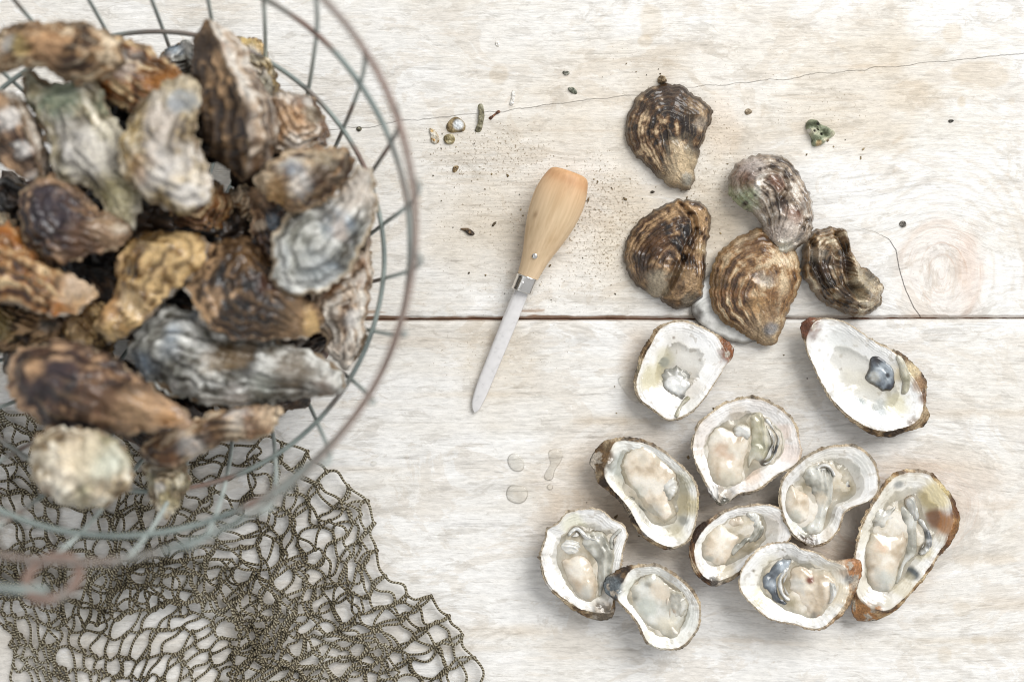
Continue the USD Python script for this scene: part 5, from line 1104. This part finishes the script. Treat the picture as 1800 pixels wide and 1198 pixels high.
pile_oyster('curved ochre-brown oyster with beak pointing lower left, centre of the heap', [(205, 450), (232, 420), (275, 408), (325, 410), (362, 432), (358, 478), (318, 508), (275, 548), (225, 588), (186, 602), (170, 578), (190, 528), (200, 490)], (178, 592), 0.112, P_YEL, 116, Ht=0.013, roll=-28, widen=1.1, pal2=P_PALE, wet=0.6, spots=[(222, 470, 22, lin(214, 180, 136), 0.7), (200, 560, 26, lin(196, 150, 100), 0.7), (285, 440, 22, lin(56, 40, 20), 0.6), (250, 540, 14, lin(206, 182, 142), 0.6)])
pile_oyster('dark violet oyster with a small forked beak at its right, left of centre', [(36, 370), (44, 325), (88, 306), (130, 330), (180, 368), (228, 398), (222, 422), (170, 442), (110, 462), (60, 434)], (224, 408), 0.122, P_PURP, 117, roll=-10, wet=0.5, spots=[(95, 365, 44, lin(56, 48, 56), 0.8), (185, 405, 22, lin(186, 160, 130), 0.7), (150, 425, 30, lin(120, 88, 62), 0.6), (215, 402, 10, lin(220, 206, 186), 0.8)])
pile_oyster('pale orange oyster with a split pointed beak at the left picture border', [(-45, 400), (15, 400), (60, 440), (108, 484), (162, 514), (136, 546), (90, 552), (40, 532), (-45, 520)], (158, 518), 0.122, P_RUST, 118, Ht=0.012, Hb=0.014, roll=-42, widen=1.3, pal2=P_PALE, spots=[(130, 510, 26, lin(224, 200, 176), 0.7), (30, 430, 30, lin(176, 116, 56), 0.6)])
pile_oyster('brown mottled oyster below the pale orange one, rim curving up at right', [(-45, 532), (30, 540), (78, 552), (112, 562), (104, 592), (60, 606), (-30, 612)], (-40, 590), 0.096, P_DARK, 119, spots=[(20, 570, 18, YE, 0.5), (92, 572, 14, lin(150, 146, 138), 0.7)])
pile_oyster('fuzzy brown oyster end between the ochre one and the large purple one', [(112, 530), (150, 518), (188, 530), (198, 585), (192, 622), (150, 626), (112, 604)], (150, 620), 0.092, P_YEL, 120, spots=[(135, 580, 10, lin(196, 168, 130), 0.6)])
pile_oyster('large blue-grey oyster with strong growth ridges, lower right of the heap', [(236, 628), (246, 580), (282, 544), (330, 544), (400, 578), (480, 600), (545, 622), (602, 662), (612, 690), (560, 692), (500, 702), (420, 714), (340, 706), (280, 680)], (608, 684), 0.104, P_GREY, 121, Ht=0.013, lam=11, amp=0.0018, wet=0.45, spots=[(440, 645, 22, lin(52, 50, 48), 0.8), (420, 690, 18, WH, 0.9), (312, 676, 10, WH, 0.9), (400, 625, 34, lin(140, 112, 72), 0.6), (530, 660, 50, lin(104, 86, 62), 0.7), (470, 680, 26, lin(160, 164, 156), 0.6), (570, 680, 26, lin(120, 88, 58), 0.6)])
pile_oyster('big purple-brown banded oyster with beak at right, lower left of the heap', [(4, 668), (28, 616), (95, 600), (178, 618), (240, 658), (300, 706), (322, 740), (272, 756), (190, 766), (100, 752), (38, 722)], (316, 738), 0.140, P_PURP, 122, Ht=0.012, roll=-8, lam=6, amp=0.0016, wet=0.5, spots=[(110, 665, 34, lin(58, 46, 50), 0.7), (250, 725, 40, lin(196, 160, 122), 0.7), (60, 690, 22, lin(62, 50, 54), 0.7), (70, 650, 18, lin(176, 138, 98), 0.6), (190, 700, 34, lin(112, 80, 54), 0.6), (300, 735, 14, lin(200, 150, 96), 0.7)])
pile_oyster('flat streaky brown oyster along the bottom edge of the heap beside the base ring', [(248, 792), (300, 758), (380, 724), (450, 712), (492, 722), (482, 752), (420, 772), (340, 802), (280, 818)], (488, 726), 0.112, P_TAN, 123, Ht=0.010, roll=-20, spots=[(300, 785, 30, lin(70, 44, 24), 0.8), (380, 760, 30, lin(84, 58, 34), 0.6), (430, 735, 18, WH, 0.5), (350, 795, 20, WH, 0.5)])
pile_oyster('blurred cream oyster nearest the camera at the bottom left of the heap', [(60, 800), (68, 766), (110, 752), (165, 758), (218, 780), (234, 830), (212, 868), (160, 892), (105, 884), (68, 848)], (100, 885), 0.150, P_CREAM, 124, Ht=0.013, wet=0.15, spots=[(90, 800, 26, lin(120, 100, 70), 0.5), (150, 810, 40, lin(236, 222, 196), 0.7), (205, 810, 20, lin(196, 204, 190), 0.6), (80, 860, 22, lin(150, 110, 70), 0.6)])
pile_oyster('small grey white oyster poking through the wires at the bottom of the heap', [(252, 812), (285, 808), (322, 812), (332, 840), (312, 885), (292, 908), (270, 882), (258, 845)], (292, 905), 0.098, P_CREAM, 125, spots=[(280, 830, 10, lin(120, 120, 112), 0.5), (290, 850, 8, WH, 0.8), (300, 880, 16, lin(196, 186, 142), 0.5)])
pile_oyster('brown oyster with ring of pale speckles under the chalky teardrop one', [(290, 390), (312, 345), (355, 312), (392, 332), (404, 385), (378, 424), (336, 420)], (360, 318), 0.090, P_RUST, 126, spots=[(345, 370, 30, lin(70, 44, 26), 0.7), (350, 405, 14, lin(196, 152, 112), 0.6), (380, 350, 16, lin(176, 116, 60), 0.6)])
pile_oyster('small tan oyster end beside the dark gap in the middle of the heap', [(392, 345), (420, 325), (448, 335), (452, 385), (425, 398), (400, 382)], (420, 330), 0.078, P_TAN, 127)
pile_oyster('mottled brown oyster end at the left border above the pale orange one', [(-45, 362), (0, 372), (26, 396), (32, 440), (0, 452), (-45, 446)], (-40, 400), 0.098, P_OLIVE, 128)

# copies deep in the basket, palette darkened to paint in the shade of the gaps
deep_src = pile_oyster('shade-painted brown oyster deep inside the basket, seen only through gaps between the upper oysters', [(150, 380), (190, 345), (250, 340), (300, 370), (330, 420), (300, 445), (230, 450), (170, 430)], (325, 425), 0.05, S((14, 10, 7), (34, 24, 16), (84, 64, 46)), 140, Ht=0.011, Hb=0.012, n=70, nr=18)
DG = 'shade-painted oysters deep inside the basket'
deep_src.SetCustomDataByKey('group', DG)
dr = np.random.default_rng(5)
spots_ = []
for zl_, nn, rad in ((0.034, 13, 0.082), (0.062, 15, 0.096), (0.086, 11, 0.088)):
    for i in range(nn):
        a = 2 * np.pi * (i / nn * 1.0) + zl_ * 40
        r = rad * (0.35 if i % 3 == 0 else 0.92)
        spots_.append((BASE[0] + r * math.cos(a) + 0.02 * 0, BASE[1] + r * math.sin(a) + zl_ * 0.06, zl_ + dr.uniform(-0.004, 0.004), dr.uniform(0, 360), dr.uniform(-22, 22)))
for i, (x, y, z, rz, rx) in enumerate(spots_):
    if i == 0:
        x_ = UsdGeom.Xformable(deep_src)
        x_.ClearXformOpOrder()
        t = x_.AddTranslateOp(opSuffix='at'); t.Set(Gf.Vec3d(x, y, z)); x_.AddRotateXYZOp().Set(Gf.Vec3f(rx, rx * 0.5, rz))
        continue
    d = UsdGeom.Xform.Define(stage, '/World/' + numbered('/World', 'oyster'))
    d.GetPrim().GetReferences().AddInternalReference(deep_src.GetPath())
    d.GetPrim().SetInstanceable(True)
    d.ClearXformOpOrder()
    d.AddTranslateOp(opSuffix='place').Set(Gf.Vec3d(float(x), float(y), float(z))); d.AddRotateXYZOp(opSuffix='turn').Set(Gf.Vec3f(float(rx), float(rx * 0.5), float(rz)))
    tag(d.GetPrim(), 'shade-painted brown oyster deep inside the basket, seen only through gaps between the upper oysters', 'oyster', DG)

# ------------------------------------------------------------------ fishing net
def net():
    g = np.random.default_rng(11)
    Bp = np.array([(-230, 690), (-120, 700), (0, 716), (120, 744), (250, 768), (400, 776), (512, 771), (556, 789), (579, 820), (604, 841), (653, 875), (666, 920), (674, 966), (691, 1007), (724, 1032), (766, 1030), (799, 1066), (828, 1103), (846, 1149), (856, 1200), (850, 1260), (830, 1330)], float)
    l = np.r_[0, np.cumsum(np.linalg.norm(np.diff(Bp, axis=0), axis=1))]
    nv = 33
    at = np.linspace(0, l[-1], nv)
    Bv = np.stack([np.interp(at, l, Bp[:, k]) for k in range(2)], 1)
    C = np.array([150.0, 1400.0])
    layers = [(0.12, 1.0, 15, 0.0010, 48, 0), (0.985, 0.50, 8, 0.0034, 100, 1), (0.50, 0.70, 4, 0.0062, 120, 2)]
    rows, zrow = [], []
    for (r0, r1, m, z, amp, li) in layers:
        rr = np.linspace(r0, r1, m, endpoint=False)
        for i, r in enumerate(rr):
            p = C + (Bv - C) * r
            edge = np.clip((1.0 - r) * 6, 0.12, 1)
            q = np.c_[p / 150.0, np.full(nv, li * 3.7)]
            w = np.stack([fbm(q, 3, 61 + li) - 0.5, fbm(q + 7, 3, 71 + li) - 0.5], 1) * 2
            q2 = np.c_[p / 46.0, np.full(nv, li * 2.1)]
            w2 = np.stack([fbm(q2, 2, 81 + li) - 0.5, fbm(q2 + 5, 2, 91 + li) - 0.5], 1) * 2
            p = p + w * amp * edge + w2 * 17 * np.clip(edge, 0.35, 1)
            zz = z * (0.35 + 1.3 * fbm(q * 1.6 + 3, 3, 55 + li)) + 0.004 * np.clip(fbm(q * 1.1 + 9, 3, 45) - 0.45, 0, 1) * li
            rows.append(p); zrow.append(zz + 0.0009)
    rows, zrow = np.array(rows), np.array(zrow)
    m = len(rows)
    P = np.concatenate([W2(rows.reshape(-1, 2), 0.003), zrow.reshape(-1, 1)], 1).reshape(m, nv, 3)
    # relax: pull over-long cords in a little
    vs, fs, tw, n0 = [], [], [], 0
    def cord(a, b, bow):
        nonlocal n0
        d = b - a
        L_ = np.linalg.norm(d)
        if L_ > 0.034 or L_ < 1e-4:
            pass
        ns = max(5, int(L_ / 0.0016))
        t = np.linspace(0, 1, ns)
        perp = np.array([-d[1], d[0], 0.0]); perp /= np.linalg.norm(perp) + 1e-9
        k1, k2 = g.normal(0, bow, 2)
        p = a + d * t[:, None] + perp * (np.sin(np.pi * t) * k1 + np.sin(2 * np.pi * t) * k2 * 0.4)[:, None] * max(L_, 0.010)
        p[:, 2] += np.sin(np.pi * t) * g.uniform(-0.0006, 0.0022)
        p[:, 2] = np.maximum(p[:, 2], 0.00095)
        sd = 6
        tg = np.gradient(p, axis=0); tg /= np.linalg.norm(tg, axis=1, keepdims=True) + 1e-12
        A = np.cross(tg, [0, 0, 1.0]); A /= np.linalg.norm(A, axis=1, keepdims=True) + 1e-9
        Bn = np.cross(tg, A)
        th = np.arange(sd + 1) * 2 * np.pi / sd
        s = t * L_
        r = 0.00084 * (1 + 0.10 * np.cos(2 * (th[None] - s[:, None] * 2 * np.pi / 0.0034)))
        R = p[:, None] + r[..., None] * (np.cos(th)[None, :, None] * A[:, None] + np.sin(th)[None, :, None] * Bn[:, None])
        v, f = loft(R, False, False, wrap=False)
        vs.append(v); fs.append(f + n0); n0 += len(v)
        tw.append((s[:, None] / 0.0017 + th[None] / (2 * np.pi)).ravel())
    for i in range(m):
        for j in range(nv):
            if j + 1 < nv:
                cord(P[i, j], P[i, j + 1], 0.16)
            if i + 1 < m:
                cord(P[i, j], P[i + 1, j], 0.16)
    base = np.array([-0.27, -0.16, 0])
    root = thing('fishing_net', 'bunched olive-brown fishing net of knotted braided twine lying under the basket', 'fishing net', base)
    RP = str(root.GetPath())
    tag(put2('twine', np.vstack(vs) - base, np.vstack(fs)[:, ::-1], M['twine'], RP, twist=np.concatenate(tw)), kind='stuff')
    ico = trimesh.creation.icosphere(1, 1.0)
    kv = []
    for p in P.reshape(-1, 3):
        sc = np.array([1, 1, 0.8]) * 0.00155 * g.uniform(0.8, 1.15)
        v = ico.vertices * sc * (1 + 0.35 * (g.random((len(ico.vertices), 1)) - 0.5))
        kv.append((v + p + [0, 0, 0.0004], ico.faces))
    v, f = join(kv)
    tag(put2('knot', v - base, f, M['twine'], RP, twist=np.tile(ico.vertices[:, 0] * 0.9 + ico.vertices[:, 1] * 0.5, len(kv))), kind='stuff')
net()

# ------------------------------------------------------------------ crumbs of shell and weed, water drops
def crumb(name, label, cat, pts, h, pal, seed, spots=(), wet=0.3, group=None, rough=1.0):
    pts = np.asarray(pts, float)
    O = closed(W2(pts, h * 0.4), 60)
    if area(O) < 0:
        O = O[::-1]
    c = centroid(O)
    sz = np.sqrt(abs(area(O)))
    s = np.linspace(0.08, 1, 12)
    P2 = c + s[:, None, None] * (O - c)[None]
    q = np.dstack([P2 / sz * 1.6, np.full(P2.shape[:2], seed * 1.0)])
    z = h * (1 - s[:, None] ** 5) ** 0.6 * (0.35 + 0.9 * fbm(q * 1.2, 3, seed)) + h * 0.75 * rough * (fbm(q * 3, 2, seed + 1) - 0.5) + 0.0002
    col = ramp3(0.5 + (fbm(q * 1.7, 3, seed + 2) - 0.5) * 2.6, *pal[:3])
    for (x, y, r, cc, st) in spots:
        p = W2([(x, y)], h)[0]
        m = (1 - smoothstep(0.6, 1.2, np.hypot(P2[..., 0] - p[0], P2[..., 1] - p[1]) / (r * PX)))[..., None] * st
        col = col * (1 - m) + np.asarray(cc) * m
        z = z - (h * 0.25 * m[..., 0] if cc is HOLE else 0)
    R = np.dstack([P2, np.maximum(z, 0.0001)])
    low = R[-1:].copy(); low[..., 2] = -0.0004
    v, f = loft(np.concatenate([R, low]))
    C = loft_attr(np.concatenate([col, col[-1:] * 0.6]))
    return tag(put(name, v, f, M['debris'], origin=np.r_[c, 0], col=C, wet=np.full(len(v), wet)), label, cat, group)
K9 = (1400, 0, 3.992)
crumb('barnacle_crust', 'pitted green triangular chunk of barnacle crust alone at the upper right', 'barnacle chunk', crop([(70, 870), (100, 835), (135, 838), (160, 860), (200, 880), (245, 905), (278, 930), (262, 955), (225, 975), (200, 1000), (150, 1022), (118, 1020), (108, 970), (80, 920)], *K9), 0.0060, S((84, 90, 66), (146, 154, 126), (206, 202, 176), (150, 120, 70)), 201,
      spots=[(*crop([(152, 868)], *K9)[0], 3.0, HOLE, 1), (*crop([(130, 915)], *K9)[0], 2.6, HOLE, 1), (*crop([(182, 936)], *K9)[0], 2.4, HOLE, 1), (*crop([(155, 905)], *K9)[0], 1.8, HOLE, 1), (*crop([(240, 980)], *K9)[0], 5, lin(222, 206, 176), 0.8), (*crop([(90, 915)], *K9)[0], 4, WH, 0.8), (*crop([(165, 1000)], *K9)[0], 6, lin(196, 160, 110), 0.7), (*crop([(120, 985)], *K9)[0], 2, HOLE, .8)])
KD = (700, 0, 3.6)
crumb('shell_chip', 'brown chip with a white pearly flake on top, left of the knife handle', 'shell chip', crop([(305, 815), (320, 765), (370, 738), (400, 755), (425, 790), (415, 828), (370, 835), (330, 838)], *KD), 0.0030, S((50, 40, 24), (112, 92, 56), (180, 160, 120)), 202, spots=[(*crop([(380, 788)], *KD)[0], 10, lin(214, 218, 220), 1.0)])
crumb('shell_chip', 'small white chip with an orange spot, nearest the basket rim', 'shell chip', crop([(195, 810), (225, 820), (250, 850), (258, 895), (240, 912), (210, 900), (205, 860)], *KD), 0.0018, S((140, 110, 60), (206, 196, 176), (232, 230, 222)), 203, spots=[(*crop([(225, 885)], *KD)[0], 2.5, lin(190, 140, 60), 0.9), (*crop([(212, 828)], *KD)[0], 3, lin(206, 160, 60), .7)])
crumb('shell_chip', 'round olive crumb just below the brown chip with the white flake', 'shell chip', crop([(285, 870), (310, 848), (345, 852), (360, 880), (345, 908), (305, 908)], *KD), 0.0024, S((90, 78, 44), (146, 132, 92), (190, 180, 146)), 204)
crumb('seaweed_scrap', 'grey-green stem-like scrap of weed near the long crack', 'seaweed scrap', crop([(508, 660), (525, 655), (542, 690), (545, 740), (535, 790), (510, 838), (488, 832), (500, 790), (505, 740), (508, 700)], *KD), 0.0024, S((70, 64, 44), (128, 122, 96), (170, 168, 146)), 205)
crumb('twig', 'thin red-brown twig beside the weed scrap', 'twig', crop([(572, 752), (605, 722), (640, 698), (646, 704), (612, 732), (580, 758)], *KD), 0.0012, S((70, 40, 24), (112, 70, 44), (150, 104, 70)), 206)
crumb('shell_sliver', 'thin white sliver of shell above the twig', 'shell sliver', crop([(728, 570), (742, 590), (736, 630), (722, 668), (710, 668), (715, 620)], *KD), 0.0012, S((206, 200, 190), (228, 226, 220), (240, 239, 236)), 207)
crumb('shell_sliver', 'tiny white sliver of shell near the top edge of the table', 'shell sliver', crop([(618, 262), (636, 264), (634, 296), (620, 290)], *KD), 0.0009, S((206, 200, 190), (228, 226, 220), (240, 239, 236)), 208)
crumb('seaweed_scrap', 'dark grey-green knobbly scrap in the upper middle of the table', 'seaweed scrap', crop([(1075, 555), (1095, 550), (1130, 578), (1132, 592), (1108, 592), (1080, 572)], *KD), 0.0016, S((50, 54, 44), (104, 108, 92), (160, 160, 146)), 209)
crumb('seaweed_scrap', 'tiny grey scrap just above the knobbly one', 'seaweed scrap', crop([(1040, 455), (1065, 448), (1085, 462), (1075, 474), (1048, 470)], *KD), 0.0010, S((80, 80, 70), (130, 130, 118), (170, 168, 158)), 210)
KE = (720, 150, 1.9965)
crumb('seaweed_scrap', 'black-brown curled crumb midway between basket rim and knife handle', 'seaweed scrap', crop([(178, 503), (195, 500), (218, 508), (228, 522), (212, 526), (196, 514)], *KE), 0.0016, S((30, 24, 18), (62, 48, 34), (120, 96, 66)), 211)
crumb('shell_chip', 'small ochre and black chip below the group of chips', 'shell chip', crop([(150, 298), (158, 282), (172, 284), (168, 298), (154, 306)], *KE), 0.0014, S((44, 34, 22), (120, 96, 60), (190, 170, 130)), 212)
crumb('barnacle', 'brown barnacle stuck at the dark end of the topmost shell', 'barnacle', crop([(248, 104), (246, 85), (258, 73), (275, 80), (282, 98), (268, 108)], *K8), 0.0045, S((70, 58, 40), (130, 108, 78), (180, 164, 134)), 213)
crumb('shell_chip', 'tiny grey pebble-like chip above the knot in the wood', 'shell chip', [(1581, 393), (1586, 388), (1592, 390), (1593, 397), (1586, 399)], 0.0014, S((60, 54, 48), (130, 124, 116), (196, 192, 186)), 214)
crumb('seaweed_scrap', 'black speck of weed in the upper right of the table', 'seaweed scrap', [(1667, 212), (1672, 210), (1677, 212), (1674, 215), (1668, 215)], 0.0009, S((30, 30, 26), (60, 58, 50), (110, 106, 96)), 215)
crumb('shell_chip', 'small dark round grain beside the bare pinkish patch near the topmost shell', 'shell chip', [(1309, 196), (1313, 191), (1319, 192), (1322, 197), (1317, 201), (1311, 201)], 0.0012, S((96, 80, 60), (140, 124, 100), (176, 162, 140)), 216)
crumb('seaweed_scrap', 'dark crumb on the table just right of the basket hoop near the crack', 'seaweed scrap', [(626, 226), (631, 222), (636, 225), (632, 231), (627, 229)], 0.0010, S((40, 38, 28), (84, 80, 60), (140, 136, 116)), 217)
def film(name, label, cat, pts, h, material='water', n=70, edge=2.2):
    O = closed(W2(pts), n)
    if area(O) < 0:
        O = O[::-1]
    c = centroid(O)
    s = np.linspace(0.05, 1, 14)
    P2 = c + s[:, None, None] * (O - c)[None]
    z = 0.0006 + h * 0.6 * (1 - s ** edge)[:, None] ** 0.6 + 0 * P2[..., 0]
    R = np.dstack([P2, z])
    low = R[-1:].copy(); low[..., 2] = -0.0012
    v, f = loft(np.concatenate([R, low]), True, False)
    if np.cross(v[f[0, 1]] - v[f[0, 0]], v[f[0, 2]] - v[f[0, 0]])[2] < 0:
        f = f[:, ::-1]
    return tag(put2(name, v, f, M[material], '/World'), label, cat)
KF = (560, 520, 2.496)
film('water_drop', 'clear oval water drop with a dark fleck, upper of two drops right of the blade', 'water drop', crop([(833, 705), (850, 690), (880, 698), (902, 735), (895, 762), (862, 766), (838, 745)], *KF), 0.0011, edge=4)
film('water_drop', 'clear round water drop, lower of two drops right of the blade', 'water drop', crop([(825, 860), (840, 832), (875, 830), (910, 840), (916, 880), (895, 905), (858, 905), (832, 890)], *KF), 0.0012, edge=4)
film('water_smear', 'long wet smear on the table right of the two drops', 'water smear', crop([(1012, 680), (1045, 672), (1068, 690), (1060, 730), (1035, 770), (1022, 805), (995, 800), (1000, 765), (1018, 730)], *KF), 0.0005, edge=5)
film('water_drop', 'tiny oval water drop between the net and the blade tip', 'water drop', crop([(232, 728), (245, 724), (256, 732), (250, 740), (236, 739)], *KF), 0.0010, edge=3)
film('water_drop', 'small water drop with a brown centre below the wet smear', 'water drop', crop([(1004, 832), (1016, 824), (1028, 832), (1024, 846), (1010, 846)], *KF), 0.0008, edge=3)
film('shell_membrane', 'thin transparent scrap of film beside the round emptied half shell', 'film', crop([(104, 400), (150, 392), (185, 410), (188, 470), (196, 520), (160, 500), (128, 455)], *KA), 0.0004, edge=8)

# grit and tiny flakes left by the shucking
gr_ = np.random.default_rng(23)
bits = []
for (cx, cy, sx, sy, n_) in [(870, 330, 130, 90, 60), (1060, 400, 90, 90, 55), (800, 250, 50, 40, 22), (1240, 420, 40, 120, 40), (1130, 130, 60, 30, 16), (930, 490, 120, 50, 26), (1240, 700, 140, 60, 22), (1090, 900, 60, 60, 14), (1480, 250, 60, 30, 14), (1340, 920, 200, 150, 20)]:
    for i in range(n_ // 2):
        x, y = gr_.normal(cx, sx * 0.6), gr_.normal(cy, sy * 0.6)
        if not (745 < x < 1780):
            continue
        m = trimesh.creation.icosphere(1, 1.0)
        r = PX * gr_.choice([0.7, 1.0, 1.4, 2.2], p=[0.46, 0.36, 0.14, 0.04])
        v = m.vertices * (1 + 0.9 * (gr_.random((len(m.vertices), 1)) - 0.5)) * [r * gr_.uniform(0.8, 2.2), r, r * 0.6]
        a = gr_.uniform(0, np.pi)
        v = v @ np.array([[math.cos(a), math.sin(a), 0], [-math.sin(a), math.cos(a), 0], [0, 0, 1]]) + W(x, y, 0.0002)
        c = [lin(116, 98, 68), lin(84, 70, 48), lin(156, 138, 104), lin(62, 54, 42), lin(214, 206, 192)][gr_.choice(5, p=[0.34, 0.24, 0.24, 0.08, 0.10])]
        bits.append((v, m.faces, np.tile(c, (len(v), 1))))
v, f = join([(b_[0], b_[1]) for b_ in bits])
tag(put2('shell_grit', v, f, M['debris'], '/World', col=np.vstack([b_[2] for b_ in bits]), wet=np.zeros(len(v))), 'brown grit and tiny shell flakes scattered over the table around the knife and shells', 'grit', kind='stuff')
